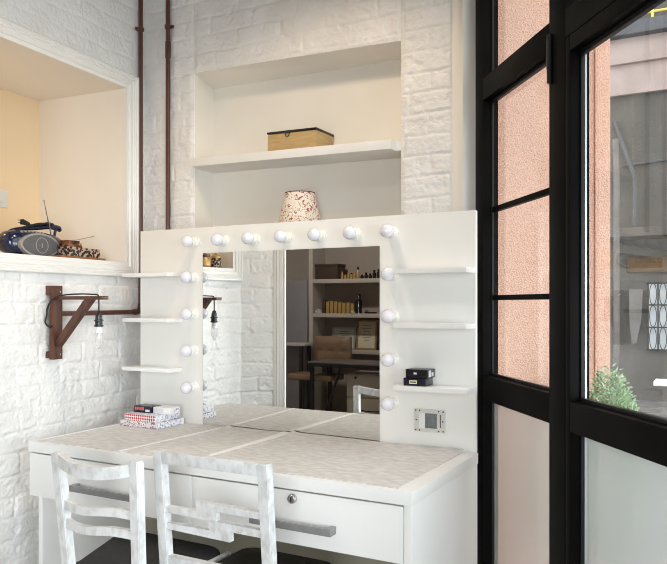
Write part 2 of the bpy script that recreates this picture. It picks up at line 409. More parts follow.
# plaster strip and window reveal at the right end of the back wall
bm = B(); box(bm, BR-0.002, -0.9135, 2.764, 2.86, 0, CEIL, 0.004); tag(obj('wall_back_pier', bm, M['plaster']), kind='structure')
bm = B(); prism(bm, [(-0.914, 2.750, 0), (-0.868, 2.795, 0), (-0.868, 2.87, 0), (-0.914, 2.87, 0)], (0, 0, CEIL)); tag(obj('trim_1', bm, M['trim'], smooth=0), kind='structure')

# opening in the left wall: lining and moulded casing
T0, T1, ZB, ZT, RD = 0.155, 1.085, 1.502, 2.355, 0.56
def Lr(t, z, d): return Lp(t, z, -d)
bm = B()
e = -0.012
quad(bm, Lr(T0, ZB, e), Lr(T0, ZT, e), Lr(T0, ZT, RD), Lr(T0, ZB, RD))
quad(bm, Lr(T1, ZB, e), Lr(T1, ZT, e), Lr(T1, ZT, RD), Lr(T1, ZB, RD))
quad(bm, Lr(T0, ZT, e), Lr(T1, ZT, e), Lr(T1, ZT, RD), Lr(T0, ZT, RD))
tag(obj('wall_alcove', bm, M['recess'], smooth=0), kind='structure')
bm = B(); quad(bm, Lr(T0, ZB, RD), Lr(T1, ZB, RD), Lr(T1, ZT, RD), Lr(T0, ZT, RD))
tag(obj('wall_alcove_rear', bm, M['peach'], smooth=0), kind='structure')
bm = B()
prism(bm, [Lr(T0, ZB, e), Lr(T1, ZB, e), Lr(T1, ZB, RD), Lr(T0, ZB, RD)], (0, 0, -0.03))
tag(obj('trim_sill', bm, M['trim'], smooth=0), kind='structure')
prof = [(0, 0), (0, .026), (.005, .031), (.013, .031), (.018, .025), (.023, .027), (.028, .023), (.034, .025), (.040, .020), (.055, .019), (.059, .013), (.072, .012), (.077, .010), (.077, -.004)]
def casing(bm, t0, t1, z0, z1):
    """t0,z0.. are the outer edges"""
    rings = []
    for w, o in prof:
        rings.append([bm.verts.new(Lp(t, z, o)) for t, z in ((t0+w, z0+w*0.95), (t1-w*0.92, z0+w*0.95), (t1-w*0.92, z1-w*0.94), (t0+w, z1-w*0.94))])
    for a, b in zip(rings, rings[1:]):
        for k in range(4): bm.faces.new((a[k], a[(k+1) % 4], b[(k+1) % 4], b[k]))
bm = B(); casing(bm, 0.078, 1.156, 1.4285, 2.4275)
tag(obj('trim_2', bm, M['trim'], smooth=20), kind='structure')
# door casing at the end of the return wall
bm = B(); pts = []
for w, o in prof: pts.append(P1+cd*(0.266-w*0.95)+cn*o)
pts2 = [P1+cd*0.266-cn*0.04, P1+cd*0.193-cn*0.04]
prism(bm, [up(p, 0) for p in pts]+[up(p, 0) for p in reversed(pts2)], (0, 0, 2.4))
tag(obj('trim_3', bm, M['trim'], smooth=20), kind='structure')

# floor, ceiling and the far walls of the rooms
WE = Wp(3.6, 0)
room = [(C.x-0.1, YB+0.1), (A.x, YB+0.1), (A.x, A.y), (WE.x, WE.y), (WE.x, -1.62), (-4.7, -1.62), (-4.7, 1.3), (-3.3, 1.4), (-3.3, YB)]
bm = B(); prism(bm, [(x, y, -0.1) for x, y in room], (0, 0, 0.1)); tag(obj('floor', bm, M['floorwood'], smooth=0), kind='structure')
bm = B(); prism(bm, [(x, y, CEIL) for x, y in room], (0, 0, 0.1)); tag(obj('ceiling', bm, M['ceiling'], smooth=0), kind='structure')
bm = B(); box(bm, -4.7, -0.5, -1.72, -1.62, 0, CEIL); box(bm, -0.5, WE.x, -1.72, -1.62, 0, 0.3); box(bm, -0.5, WE.x, -1.72, -1.62, 2.2, CEIL); tag(obj('wall_rear', bm, M['backwall'], smooth=0), kind='structure')
w4 = thing('added_window_4', None, None, (0.4, -1.67, 0.3), 0, None, 'structure')  # unseen window added to let extra fill light in
bm = B()
for a in ((-0.5, -0.44, 0.3, 2.2), (WE.x-0.06, WE.x, 0.3, 2.2), (-0.44, WE.x-0.06, 0.3, 0.36), (-0.44, WE.x-0.06, 2.14, 2.2), (0.40, 0.45, 0.36, 2.14)): box(bm, a[0], a[1], -1.70, -1.64, a[2], a[3])
obj('added_window_frame', bm, M['black_alu'], w4)
bm = B(); box(bm, -0.44, WE.x-0.06, -1.672, -1.668, 0.36, 2.14); obj('pane', bm, M['glass'], w4)
bm = B(); box(bm, -4.8, -4.7, -1.72, 1.5, 0, CEIL); tag(obj('wall_far_left', bm, M['backwall'], smooth=0), kind='structure')
bm = B(); box(bm, -4.8, -2.41, 1.30, 1.36, 0, CEIL); tag(obj('wall_partition', bm, M['backwall'], smooth=0), kind='structure')
bm = B(); box(bm, WE.x, WE.x+0.1, -1.72, WE.y+0.05, 0, CEIL); tag(obj('wall_right', bm, M['ceiling'], smooth=0), kind='structure')
bm = B(); box(bm, -2.3, -2.2, -1.62, -0.45, 0, CEIL); tag(obj('wall_doorway', bm, M['backwall'], smooth=0), kind='structure')
# shelf alcove surround in the next room
bm = B(); box(bm, -3.79, -3.744, -1.62, -1.35, 0, CEIL); tag(obj('wall_shelf_side', bm, M['backshelf'], smooth=0), kind='structure')

# ------------------------------------------------------------------ glazed screen
win = thing('window_1', None, None, tuple(Wp(0, 0)), 0, None, 'structure')
WM = frame(A, tuple(u), tuple(ow))           # local: x along the screen, y outwards, z up
FD = 0.062                                    # member depth
def wbox(name, x0, x1, z0, z1, y0=0.0, y1=FD, m='black_alu', bev=0.002, parent=win):
    bm = B(); box(bm, x0, x1, y0, y1, z0, z1, bev, WM); return obj(name, bm, M[m], parent)
wbox('jamb', -0.045, 0.037, 0, CEIL)
wbox('mullion', 0.596, 0.70, 0, CEIL)
wbox('transom', 0.037, 0.596, 2.083, 2.168)
wbox('transom', 0.70, 3.6, 2.083, 2.168)
wbox('rail', 0.037, 0.596, 0.930, 1.022)
wbox('muntin', 0.02, 0.596, 1.652, 1.672, 0.036, 0.056)
wbox('muntin', 0.02, 0.596, 1.313, 1.332, 0.036, 0.056)
wbox('bottom_rail', 0.037, 0.596, 0, 0.10)
bm = B()
lathe(bm, [(0.0085, 1.975), (0.0085, 2.015)], WM @ T(0.612, -0.006, 0)); lathe(bm, [(0.0095, 2.017), (0.0095, 2.105)], WM @ T(0.612, -0.006, 0))
lathe(bm, [(0.0085, 2.107), (0.0085, 2.125)], WM @ T(0.612, -0.006, 0))
obj('hinge', bm, M['blackplastic'], win)
for z0, z1, mm in ((1.022, 2.083, 'glass'), (2.168, CEIL, 'glass'), (0.10, 0.930, 'light_pale_glass')):
    wbox('pane', 0.03, 0.60, z0, z1, 0.044, 0.047, mm, 0)
    wbox('spacer', 0.030, 0.0365, z0, z1, 0.0475, 0.0535, 'spacer', 0)
    wbox('glazing_bead', 0.037, 0.043, z0, z1, 0.034, 0.043, 'bead', 0.001)
    if mm == 'glass' and z0 < 2: 
        wbox('glazing_bead', 0.043, 0.596, z0, z0+0.010, 0.030, 0.043, 'bead', 0.001)
        wbox('glazing_bead', 0.043, 0.596, z1-0.012, z1, 0.030, 0.043, 'bead', 0.001)
wbox('pane', 0.70, 3.6, 2.168, CEIL, 0.044, 0.047, 'glass', 0)
door = thing('door_1', None, None, tuple(Wp(0.70, 0)), 0, None, 'structure')
wbox('stile', 0.702, 0.728, 0.02, 2.081, 0.0, FD, parent=door)
wbox('stile', 1.62, 1.72, 0.02, 2.081, 0.0, FD, parent=door)
wbox('top_rail', 0.728, 1.62, 2.036, 2.081, 0.0, FD, parent=door)
wbox('mid_rail', 0.728, 1.62, 0.926, 1.014, 0.0, FD, parent=door)
wbox('bottom_rail', 0.728, 1.62, 0.02, 0.12, 0.0, FD, parent=door)
for z0, z1, mm in ((1.014, 2.036, 'glass'), (0.12, 0.926, 'pale_glass')):
    wbox('pane', 0.72, 1.625, z0, z1, 0.044, 0.047, mm, 0, door)
    wbox('spacer', 0.722, 0.7285, z0, z1, 0.0475, 0.0535, 'spacer', 0, door)
    wbox('glazing_bead', 0.728, 0.735, z0, z1, 0.032, 0.043, 'bead', 0.001, door)
    if mm == 'glass':
        wbox('glazing_bead', 0.735, 1.62, z0, z0+0.012, 0.028, 0.043, 'bead', 0.001, door)
        wbox('glazing_bead', 0.735, 1.62, z1-0.014, z1, 0.028, 0.043, 'bead', 0.001, door)
win2 = thing('window_2', None, None, tuple(Wp(1.74, 0)), 0, None, 'structure')
wbox('mullion', 1.74, 1.84, 0, 2.083, parent=win2); wbox('mullion', 2.66, 2.74, 0, 2.083, parent=win2); wbox('mullion', 3.52, 3.6, 0, 2.083, parent=win2)
for a, b in ((1.84, 2.66), (2.74, 3.52)):
    wbox('pane', a, b, 0, 2.083, 0.044, 0.047, 'glass', 0, win2)

# ------------------------------------------------------------------ dressing table
DX0, DX1, DY0, DY1, DZ = -2.400, -0.787, 1.913, 2.543, 0.76
desk = thing('dressing_table', 'wide white two-drawer dressing table under the bulb-lined mirror', 'dressing table', (-1.59, 2.23, 0))
bm = B(); box(bm, DX0, DX1, DY0, DY1, DZ-0.039, DZ, 0.0015); obj('table_top', bm, M['desk'], desk)
for x0, x1 in ((DX0+0.004, DX0+0.026), (DX1-0.026, DX1-0.003)):
    bm = B(); box(bm, x0, x1, DY0+0.045 if x0 < -2 else DY0+0.006, DY1-0.004, 0, DZ-0.039, 0.001); obj('side_panel', bm, M['desk'], desk)
bm = B(); box(bm, DX0+0.026, DX1-0.026, 2.46, 2.478, 0.12, DZ-0.039); obj('back_panel', bm, M['olive'], desk)['label'] = 'back panel darkened with kneehole shade'
for k, (x0, x1) in enumerate(((DX0, -1.5915), (-1.5885, DX1-0.028))):
    bm = B(); box(bm, x0, x1, DY0+0.006, DY0+0.024, 0.549, 0.715, 0.0015)
    box(bm, x0+0.03, x1-0.03, DY0+0.024, DY1-0.12, 0.562, 0.70)
    dr = obj('drawer', bm, M['desk'], desk)
    hx0, hx1 = ((-2.138, -1.838), (-1.328, -1.034))[k]
    bm = B()
    box(bm, hx0, hx1, DY0-0.032, DY0-0.022, 0.604, 0.627, 0.0015)
    for hx in (hx0, hx1-0.018): box(bm, hx, hx+0.018, DY0-0.026, DY0+0.007, 0.604, 0.627, 0.0015)
    obj('handle', bm, M['handle'], dr)
    if k == 1:
        bm = B(); lathe(bm, [(0.015, 0), (0.015, 0.010), (0.0125, 0.014), (0.0, 0.014)], along((-1.187, DY0+0.006, 0.692), (0, -1, 0)))
        lk = obj('lock', bm, M['chrome'], dr)
        bm = B(); box(bm, -1.1885, -1.1855, DY0-0.0095, DY0-0.007, 0.685, 0.699); obj('keyhole', bm, M['screw'], dr)

# table mats with lace edges
def tmat(x0, x1, skew0, skew1, label, lace, wave):
    t = thing('table_mat', label, 'table mat', ((x0+x1)/2, 2.2, DZ), 0, 'woven mats on the dressing table')
    bm = B(); nx, ny = 24, 24; y0, y1 = 1.936, 2.536; th = 0.0022
    def zz(i, j):
        f = j/ny; g = i/nx
        return 0.0006+wave*(max(0, f-0.80)/0.2)**2*(0.35+0.65*abs(math.sin(3.1*g+1.3)))+wave*0.9*max(0, (0.05-g)/0.05)*(max(0, f-.86)/.14)
    def px(i, j): return x0+skew0*j/ny+(x1-x0+(skew1-skew0)*j/ny)*i/nx
    top = [[bm.verts.new((px(i, j), y0+(y1-y0)*j/ny, DZ+zz(i, j)+th)) for j in range(ny+1)] for i in range(nx+1)]
    bot = [[bm.verts.new((px(i, j), y0+(y1-y0)*j/ny, DZ+zz(i, j))) for j in range(ny+1)] for i in range(nx+1)]
    for i in range(nx):
        for j in range(ny):
            bm.faces.new((top[i][j], top[i+1][j], top[i+1][j+1], top[i][j+1])); bm.faces.new((bot[i][j], bot[i][j+1], bot[i+1][j+1], bot[i+1][j]))
    for i in range(nx):
        bm.faces.new((bot[i][0], bot[i+1][0], top[i+1][0], top[i][0])); bm.faces.new((top[i][ny], top[i+1][ny], bot[i+1][ny], bot[i][ny]))
    for j in range(ny):
        bm.faces.new((top[0][j], top[0][j+1], bot[0][j+1], bot[0][j])); bm.faces.new((bot[nx][j], bot[nx][j+1], top[nx][j+1], top[nx][j]))
    obj('cloth', bm, M['mat'], t)
    for side, w0, w1 in lace:
        bm = B(); vs = []
        for j in range(ny+1):
            if side == 'R': e0, e1 = px(nx, j)-(w0+(w1-w0)*j/ny), px(nx, j)+0.001
            else: e0, e1 = px(0, j)-0.001, px(0, j)+w0+(w1-w0)*j/ny
            zt = DZ+zz(nx if side == 'R' else 0, j)+th
            vs.append([bm.verts.new(p) for p in ((e0, y0+(y1-y0)*j/ny, zt+0.0002), (e1, y0+(y1-y0)*j/ny, zt+0.0002), (e1, y0+(y1-y0)*j/ny, zt+0.0014), (e0, y0+(y1-y0)*j/ny, zt+0.0014))])
        for a, b in zip(vs, vs[1:]):
            for q in range(4): bm.faces.new((a[q], a[(q+1) % 4], b[(q+1) % 4], b[q]))
        bm.faces.new(vs[0][::-1]); bm.faces.new(vs[-1])
        obj('lace_edge', bm, M['lace'], t)
    return t
tmat(-2.374, -1.936, -0.0, 0.034, 'grey woven table mat at the left end, under the stacked game boxes', [('R', 0.010, 0.022), ('L', 0.006, 0.006)], 0.0)
tmat(-1.932, -1.596, 0.034, 0.020, 'narrow middle grey woven table mat with a broad lace right edge', [('R', 0.014, 0.042)], 0.005)
tmat(-1.592, -0.838, 0.020, 0.0, 'wide grey woven table mat on the right, above the locked drawer', [], 0.007)

# ------------------------------------------------------------------ mirror board
PX0, PX1, PZ = -2.417, -0.798, 1.639
vb = thing('vanity_mirror', 'tall cream board with square mirror, round bulbs and small side shelves', 'mirror', (-1.6, 2.56, 0))
bm = B(); box(bm, PX0, PX1, YP, YP+0.022, 0, PZ, 0.0012); obj('board', bm, M['panel'], vb)
bm = B(); box(bm, -2.044, -1.179, YP-0.004, YP, DZ+0.0045, 1.523); obj('mirror_glass', bm, M['mirror'], vb, 0)
for z in (0.998, 1.228, 1.428):
    bm = B(); box(bm, -1.078, -0.800, YP-0.102, YP+0.001, z-0.018, z, 0.0012); obj('shelf', bm, M['desk'], vb)
for z in (1.010, 1.233, 1.438):
    bm = B(); box(bm, -2.438, -2.166, YP-0.095, YP+0.001, z-0.017, z, 0.0012); obj('shelf', bm, M['desk'], vb)
bulbs = [(x, 1.5745) for x in (-2.087, -1.924, -1.764, -1.602, -1.442, -1.284, -1.1255)]
bulbs += [(-2.093, z) for z in (1.417, 1.2537, 1.0903, 0.927)] + [(-1.121, z) for z in (1.411, 1.252, 1.087, 0.9215)]
h0 = None
for x, z in bulbs:
    if h0 is None:
        bm = B()
        lathe(bm, [(0.0235, 0), (0.0235, 0.006), (0.019, 0.008), (0.019, 0.013), (0.0205, 0.0135), (0.0205, 0.017), (0.019, 0.0175), (0.019, 0.022), (0.0205, 0.0225), (0.0205, 0.027), (0.017, 0.029), (0.0, 0.029)], along((x, YP, z), (0, -1, 0)))
        h0 = obj('lamp_holder', bm, M['ceramic'], vb)
        pr = [(0.0125, 0.029), (0.013, 0.034), (0.0160, 0.0385)]
        for k in range(1, 15):
            a = -0.82+(PI/2+0.82)*k/14
            pr.append((max(0, 0.0258*math.cos(a)), 0.0585+0.0258*math.sin(a)))
        bm = B(); lathe(bm, pr, along((x, YP, z), (0, -1, 0)), 28); bulb = obj('bulb', bm, M['globe'], h0, 60)
        bm = B(); lathe(bm, [(0.0115, 0.030), (0.0125, 0.044), (0.011, 0.052), (0.006, 0.056), (0, 0.057)], along((x, YP, z), (0, -1, 0)), 20); bulb_core = obj('bulb_core', bm, M['core'], h0)
        b0 = (x, z)
    else:
        c = h0.copy(); COL.objects.link(c); c.parent = vb; c.location = h0.location+Vector((x-b0[0], 0, z-b0[1]))
        for ch in (bulb, bulb_core):
            d = ch.copy(); COL.objects.link(d); d.parent = c
# unfinished socket plate
bm = B(); box(bm, -1.0345, -0.9125, YP-0.006, YP, 0.8185, 0.9045, 0.001)
sp = obj('socket_plate', bm, M['plateplastic'], vb)
bm = B(); box(bm, -0.990, -0.944, YP-0.0075, YP-0.0055, 0.834, 0.889); obj('socket_module', bm, M['switchgrey'], sp)
bm = B(); box(bm, -1.0145, -0.990, YP-0.011, YP-0.005, 0.832, 0.891, 0.001); obj('rocker', bm, M['white'], sp)
bm = B()
for x, z in ((-1.028, .898), (-1.028, .825), (-.9195, .898), (-.9195, .825), (-1.012, .8985), (-1.012, .8245), (-.937, .8985), (-.937, .8245), (-1.026, .862), (-.9205, .862)):
    lathe(bm, [(0.0028, 0), (0.0028, 0.002), (0, 0.002)], along((x, YP-0.0055, z), (0, -1, 0)), 8)
box(bm, -.932, -.929, YP-.0075, YP-.0055, .838, .887)
obj('screw', bm, M['screw'], sp)['kind'] = 'stuff'

# ------------------------------------------------------------------ small boxes
def carton(name, label, cat, x0, x1, y0, y1, z0, z1, m, group=None, rz=0.0, marks=()):
    cx, cy = (x0+x1)/2, (y0+y1)/2
    t = thing(name, label, cat, (cx, cy, z0), rz, group)
    R = T(cx, cy, 0) @ Matrix.Rotation(rz, 4, 'Z') @ T(-cx, -cy, 0)
    bm = B(); box(bm, x0, x1, y0, y1, z0, z1, 0.0015, R); obj('carton', bm, M[m], t)
    for nm, mm, (a, b, c, d, e, f) in marks:
        bm = B(); box(bm, a, b, c, d, e, f, 0, R); obj(nm, bm, M[mm], t)
    return t
Z0 = DZ+0.0036
carton('game_box', 'flat floral card box at the bottom of the stack on the left mat', 'box', -2.338, -2.127, 2.340, 2.515, Z0, Z0+0.026, 'floralcard', None, 0.0,
       [('print', 'bluemarks', (-2.1275, -2.1262, 2.342, 2.513, Z0+.001, Z0+.025))])
carton('game_box', 'red and white checked card box in the middle of the stack', 'box', -2.316, -2.140, 2.345, 2.505, Z0+0.0262, Z0+0.055, 'bluemarks', None, 0.0,
       [('print', 'redcheck', (-2.3165, -2.1405, 2.3435, 2.346, Z0+.0275, Z0+.0545))])
carton('game_box', 'black card box with red lettering on top of the game box stack', 'box', -2.312, -2.213, 2.395, 2.465, Z0+0.0552, Z0+0.084, 'navy', None, 0.0,
       [('print', 'redmark', (-2.305+0.011*k, -2.2965+0.011*k, 2.3938, 2.3955, Z0+.066, Z0+.079)) for k in range(5)]+[('print', 'greyprint', (-2.243, -2.219, 2.3938, 2.3955, Z0+.060, Z0+.070))])
carton('game_box', 'white card box with blue print beside the black one on the stack', 'box', -2.208, -2.118+0.004, 2.405, 2.475, Z0+0.0552, Z0+0.083, 'white', None, 0.0,
       [('print', 'bluemarks', (-2.1145, -2.1132, 2.425, 2.47, Z0+.061, Z0+.077)), ('print', 'greyprint', (-2.206, -2.150, 2.4038, 2.4055, Z0+.060, Z0+.079))])
carton('card_deck', 'navy black box with pale yellow label, lower of two on right shelf', 'box', -1.045, -0.958, 2.461, 2.538, 0.9985, 1.0265, 'navy', None, 0.02,
       [('label', 'yellowlabel', (-1.022, -0.992, 2.4598, 2.4615, 1.006, 1.019)), ('print', 'navy', (-1.018, -0.996, 2.459, 2.460, 1.0105, 1.0145))])
carton('card_deck', 'glossy black box with round silver badge on top of the navy one', 'box', -1.038, -0.951, 2.468, 2.540, 1.0268, 1.058, 'blackplastic', None, -0.03,
       [('badge', 'greyprint', (-1.006, -0.994, 2.4668, 2.4685, 1.040, 1.047)), ('print', 'greyprint', (-0.9515, -0.9503, 2.478, 2.500, 1.031, 1.055)), ('print', 'greyprint', (-0.9515, -0.9503, 2.505, 2.522, 1.032, 1.046))])

# ------------------------------------------------------------------ niche shelf and what stands in the niche
bm = B(); yf = 2.731
sl, sr = 1.999, 1.978
hexa(bm, [(-2.262, yf, sl-.039), (-1.215, yf, sr-.039), (-1.215, YN-.001, sr-.039), (-2.262, YN-.001, sl-.039), (-2.262, yf, sl), (-1.215, yf, sr), (-1.215, YN-.001, sr), (-2.262, YN-.001, sl)], 0.001)
# the part inside the niche reaches the side walls
hexa(bm, [(NL+.001, YB+.004, sl-.0387), (NR-.001, YB+.004, sr-.0387), (NR-.001, YN-.002, sr-.0387), (NL+.001, YN-.002, sl-.0387), (NL+.001, YB+.004, sl-.0005), (NR-.001, YB+.004, sr-.0005), (NR-.001, YN-.002, sr-.0005), (NL+.001, YN-.002, sl-.0005)])
sh = obj('wall_shelf', bm, M['trim'])
tag(rebase(sh, (-1.74, 2.85, 1.95)), 'thick white shelf across the niche above the mirror board', 'shelf')

bx = thing('wooden_box', 'pale wooden box with black lid edge on the niche shelf', 'box', (-1.715, 2.83, 1.992))
tl = -0.020
def sz(x): return sl+(x+2.262)*(sr-sl)/1.047
bm = B(); bz = sz(-1.715)+0.0006
RB = T(-1.715, 2.8365, bz) @ Matrix.Rotation(0.02, 4, 'Y') @ T(1.715, -2.8365, -bz)
box(bm, -1.842, -1.588, 2.757, 2.916, bz, bz+0.080, 0.001, RB); obj('box_body', bm, M['lightwood'], bx)
bm = B(); box(bm, -1.845, -1.585, 2.753, 2.919, bz+0.081, bz+0.090, 0.001, RB); obj('box_lid', bm, M['blackplastic'], bx)
bm = B(); ring = [RB @ Vector((-1.735+0.0105*math.cos(a), 2.753, bz+0.074+0.0115*math.sin(a))) for a in [2*PI*k/16 for k in range(17)]]
tube(bm, ring, 0.0018, 6); box(bm, -1.746, -1.724, 2.752, 2.757, bz+0.078, bz+0.090, 0, RB); obj('ring_pull', bm, M['iron'], bx)

lamp = thing('table_lamp', 'small lamp with floral red and cream shade behind the mirror board', 'lamp', (-1.7035, 2.815, NB))
LM = T(-1.7035, 2.815, 0)
bm = B(); lathe(bm, [(0.042, NB), (0.042, NB+.012), (0.02, NB+.02), (0.014, NB+.05), (0.024, NB+.09), (0.022, NB+.13), (0.009, NB+.165), (0.009, NB+.25), (0, NB+.25)], LM); obj('lamp_base', bm, M['ceramic'], lamp)
bm = B(); r = [(0.103, 1.652), (0.0670, 1.802), (0.0660, 1.802), (0.102, 1.652)]
lathe(bm, r, LM, 40)
shd = obj('lamp_shade', bm, M['shade'], lamp)
for rr, zz in ((0.0672, 1.802), (0.1033, 1.653)):
    bm = B(); tube(bm, [LM @ Vector((rr*math.cos(2*PI*k/40), rr*math.sin(2*PI*k/40), zz)) for k in range(41)], 0.0022, 6); obj('shade_trim', bm, M['redtrim'], shd)

# ------------------------------------------------------------------ pipes
pl = thing('pipe', 'brown pipe down the left wall that turns behind the lamp bracket', 'pipe', tuple(Lp(0.072, 0, 0.014)))
bm = B(); cpt = lambda t, z: Lp(t, z, 0.0305)
path = [cpt(0.072, CEIL-.002), cpt(0.072, 1.30)]+[cpt(0.072+0.030*(1-math.cos(a)), 1.288-0.030*math.sin(a)) for a in (0.2, .5, .8, 1.1, 1.4, PI/2)]+[cpt(0.12, 1.258), cpt(0.611, 1.256)]
tube(bm, path, 0.0115, 12); obj('pipe_run', bm, M['pipe'], pl)
bm = B(); tube(bm, path[1:-1], 0.0142, 12); obj('elbow', bm, M['pipe'], pl)
pr_ = thing('pipe', 'straight brown pipe down the back wall beside the niche', 'pipe', (-2.430, 2.752, 0))
bm = B(); lathe(bm, [(0.0115, 0), (0.0115, CEIL-.002)], T(-2.430, 2.752, 0)); obj('pipe_run', bm, M['pipe'], pr_)
bm = B(); lathe(bm, [(0.0115, 2.515), (0.0138, 2.517), (0.0138, 2.598), (0.0115, 2.60)], T(-2.430, 2.752, 0)); obj('pipe_sleeve', bm, M['pipe'], pr_)
for par, p, n in ((pl, Lp(0.072, 2.668, 0.0305), ln), (pr_, Vector((-2.430, 2.752, 2.672)), nb)):
    bm = B(); lathe(bm, [(0.0155, -0.008), (0.017, -0.006), (0.017, 0.006), (0.0155, 0.008)], T(*p))
    side = Vector((n.y, -n.x, 0)); q = p-n*0.012
    MM = frame(p-n*0.008, tuple(side), tuple(n))
    box(bm, -0.026, 0.026, -0.006, 0.0, -0.007, 0.007, 0.001, MM)
    obj('pipe_clip', bm, M['pipe'], par)

# ------------------------------------------------------------------ wooden bracket lamp on the left wall
bt = 0.640
BMx = frame(Lp(bt, 0, 0.002), tuple(ln), tuple(ld))     # local: x out of the wall, y along the wall (deeper), z up
bl = thing('bracket_lamp', 'dark wooden bracket lamp with bare bulb on white brick', 'wall lamp', tuple(Lp(bt, 1.22, 0)))
def bbox(name, x0, x1, y0, y1, z0, z1, m='darkwood', bev=0.002):
    bm = B(); box(bm, x0, x1, y0, y1, z0, z1, bev, BMx); return obj(name, bm, M[m], bl)
bbox('standoff_block', 0.004, 0.026, -0.026, 0.026, 1.335, 1.376)
bbox('standoff_block', 0.004, 0.026, -0.026, 0.026, 1.068, 1.096)
bbox('post', 0.026, 0.050, -0.026, 0.026, 1.062, 1.376)
bbox('arm', 0.050, 0.305, -0.021, 0.021, 1.316, 1.331)
bm = B(); vv = [(0.050, 1.143), (0.050, 1.115), (0.060, 1.115), (0.245, 1.316), (0.205, 1.316)]
prism(bm, [BMx @ Vector((x, -0.014, z)) for x, z in vv], BMx.to_3x3() @ Vector((0, 0.028, 0))); obj('brace', bm, M['darkwood'], bl, 0)
bm = B(); cx_ = 0.272
tube(bm, spline([BMx @ Vector(p) for p in ((0.02, -0.034, 1.25), (0.03, -0.04, 1.28), (0.05, -0.032, 1.318), (0.09, -0.012, 1.335), (0.17, 0.0, 1.340), (0.24, 0.0, 1.338), (0.268, 0.0, 1.334), (cx_, 0.0, 1.31), (cx_, 0.0, 1.280), (cx_, 0, 1.258))], 6), 0.0032, 8)
tube(bm, spline([BMx @ Vector(p) for p in ((0.02, -0.034, 1.25), (0.014, -0.036, 1.22), (0.03, -0.030, 1.20), (0.045, -0.028, 1.205))], 5), 0.0032, 8)
obj('cord', bm, M['blackcloth'], bl)
HM = BMx @ T(cx_, 0, 0)
bm = B(); lathe(bm, [(0.004, 1.266), (0.009, 1.262), (0.011, 1.254), (0.0135, 1.251), (0.0145, 1.238), (0.0145, 1.234), (0.019, 1.232), (0.019, 1.227), (0.0145, 1.225), (0.0155, 1.212), (0.019, 1.210), (0.019, 1.205), (0.014, 1.203), (0, 1.203)], HM, 20); obj('lamp_holder', bm, M['blackplastic'], bl)
bm = B(); lathe(bm, [(0.012, 1.203), (0.0135, 1.199), (0.0135, 1.182), (0.0145, 1.178)], HM, 20); bcap = obj('bulb_collar', bm, M['core'], bl)
bm = B(); lathe(bm, [(0.0145, 1.178), (0.0172, 1.168), (0.0172, 1.157), (0.0145, 1.139), (0.009, 1.122), (0.004, 1.113), (0, 1.111)], HM, 20); obj('bulb', bm, M['clearbulb'], bl, 60)
bm = B()
for z in (1.350, 1.082): lathe(bm, [(0.004, 0), (0.004, 0.0012), (0, 0.0012)], along(BMx @ Vector((0.050, 0.012, z)), tuple(ln)), 8)
obj('screw', bm, M['chrome'], bl)['kind'] = 'stuff'

# ------------------------------------------------------------------ alcove sill: radio, board, trinkets
RM = frame(Lp(0.552, ZB, -0.190), tuple(ld), tuple(ln))    # local: x towards the corner, y into the room, z up
rad = thing('radio', 'dark blue portable radio with silver oval speaker on the alcove sill', 'radio', tuple(Lp(0.552, ZB, -0.190)))
def superell(bm, a, b, h, e1, e2, mtx, nu=40, nv=18, taper=0.0):
    sg = lambda v, e: math.copysign(abs(v)**e, v)
    rows = []
    for j in range(nv+1):
        v = -PI/2+PI*j/nv; row = []
        for i in range(nu):
            w = 2*PI*i/nu
            x = a*sg(math.cos(v), e1)*sg(math.cos(w), e2); y = b*sg(math.cos(v), e1)*sg(math.sin(w), e2); z = h*sg(math.sin(v), e1)
            row.append(bm.verts.new(mtx @ Vector((x, y*(1-0.15*max(0, z/h)), (z+h)*(1-taper*x/a*0.5)))))
        rows.append(row)
    for a_, b_ in zip(rows, rows[1:]):
        for i in range(nu):
            try: bm.faces.new((a_[i], a_[(i+1) % nu], b_[(i+1) % nu], b_[i]))
            except ValueError: pass
    bmesh.ops.remove_doubles(bm, verts=bm.verts, dist=1e-5)
bm = B(); superell(bm, 0.170, 0.072, 0.0605, 0.70, 0.75, RM @ T(0, 0, 0.003), taper=0.10); obj('radio_body', bm, M['blue'], rad, 60)
bm = B()
for x in (-0.1, 0.1): box(bm, x-0.02, x+0.02, -0.04, 0.04, 0.0, 0.008, 0, RM)
obj('foot', bm, M['blackplastic'], rad)['kind'] = 'stuff'
EX, EZ = -0.020, 0.056
def eye(bm, a, h, y0, y1, n=36):
    prism(bm, [RM @ Vector((EX+a*math.cos(2*PI*k/n), y0, EZ+h*math.copysign(abs(math.sin(2*PI*k/n))**1.15, math.sin(2*PI*k/n)))) for k in range(n)], RM.to_3x3() @ Vector((0, y1-y0, 0)))
bm = B(); eye(bm, 0.113, 0.0535, 0.045, 0.0745); obj('speaker_ring', bm, M['silverplastic'], rad, 40)
bm = B(); eye(bm, 0.101, 0.0455, 0.07, 0.0765); sp_ = obj('speaker_cone', bm, M['speakergrey'], rad, 40)
bm = B(); tube(bm, [RM @ Vector((EX+0.005+0.034*math.cos(2*PI*k/28), 0.0765, EZ+0.034*math.sin(2*PI*k/28))) for k in range(29)], 0.0018, 6)
box(bm, EX+0.003, EX+0.007, 0.075, 0.0785, EZ-0.01, EZ+0.01, 0, RM); obj('speaker_rim', bm, M['silverplastic'], sp_)
bm = B()
hp = spline([RM @ Vector(p) for p in ((-0.150, 0.005, 0.088), (-0.118, 0, 0.116), (-0.05, 0, 0.132), (0.03, 0, 0.142), (0.10, 0, 0.154), (0.15, 0, 0.152), (0.168, 0, 0.142))], 6)
n_ = len(hp); tube(bm, hp, 0.010, 10, [0.006+0.008*min(1, i/(n_-8)) if i < n_-3 else 0.010 for i in range(n_)])
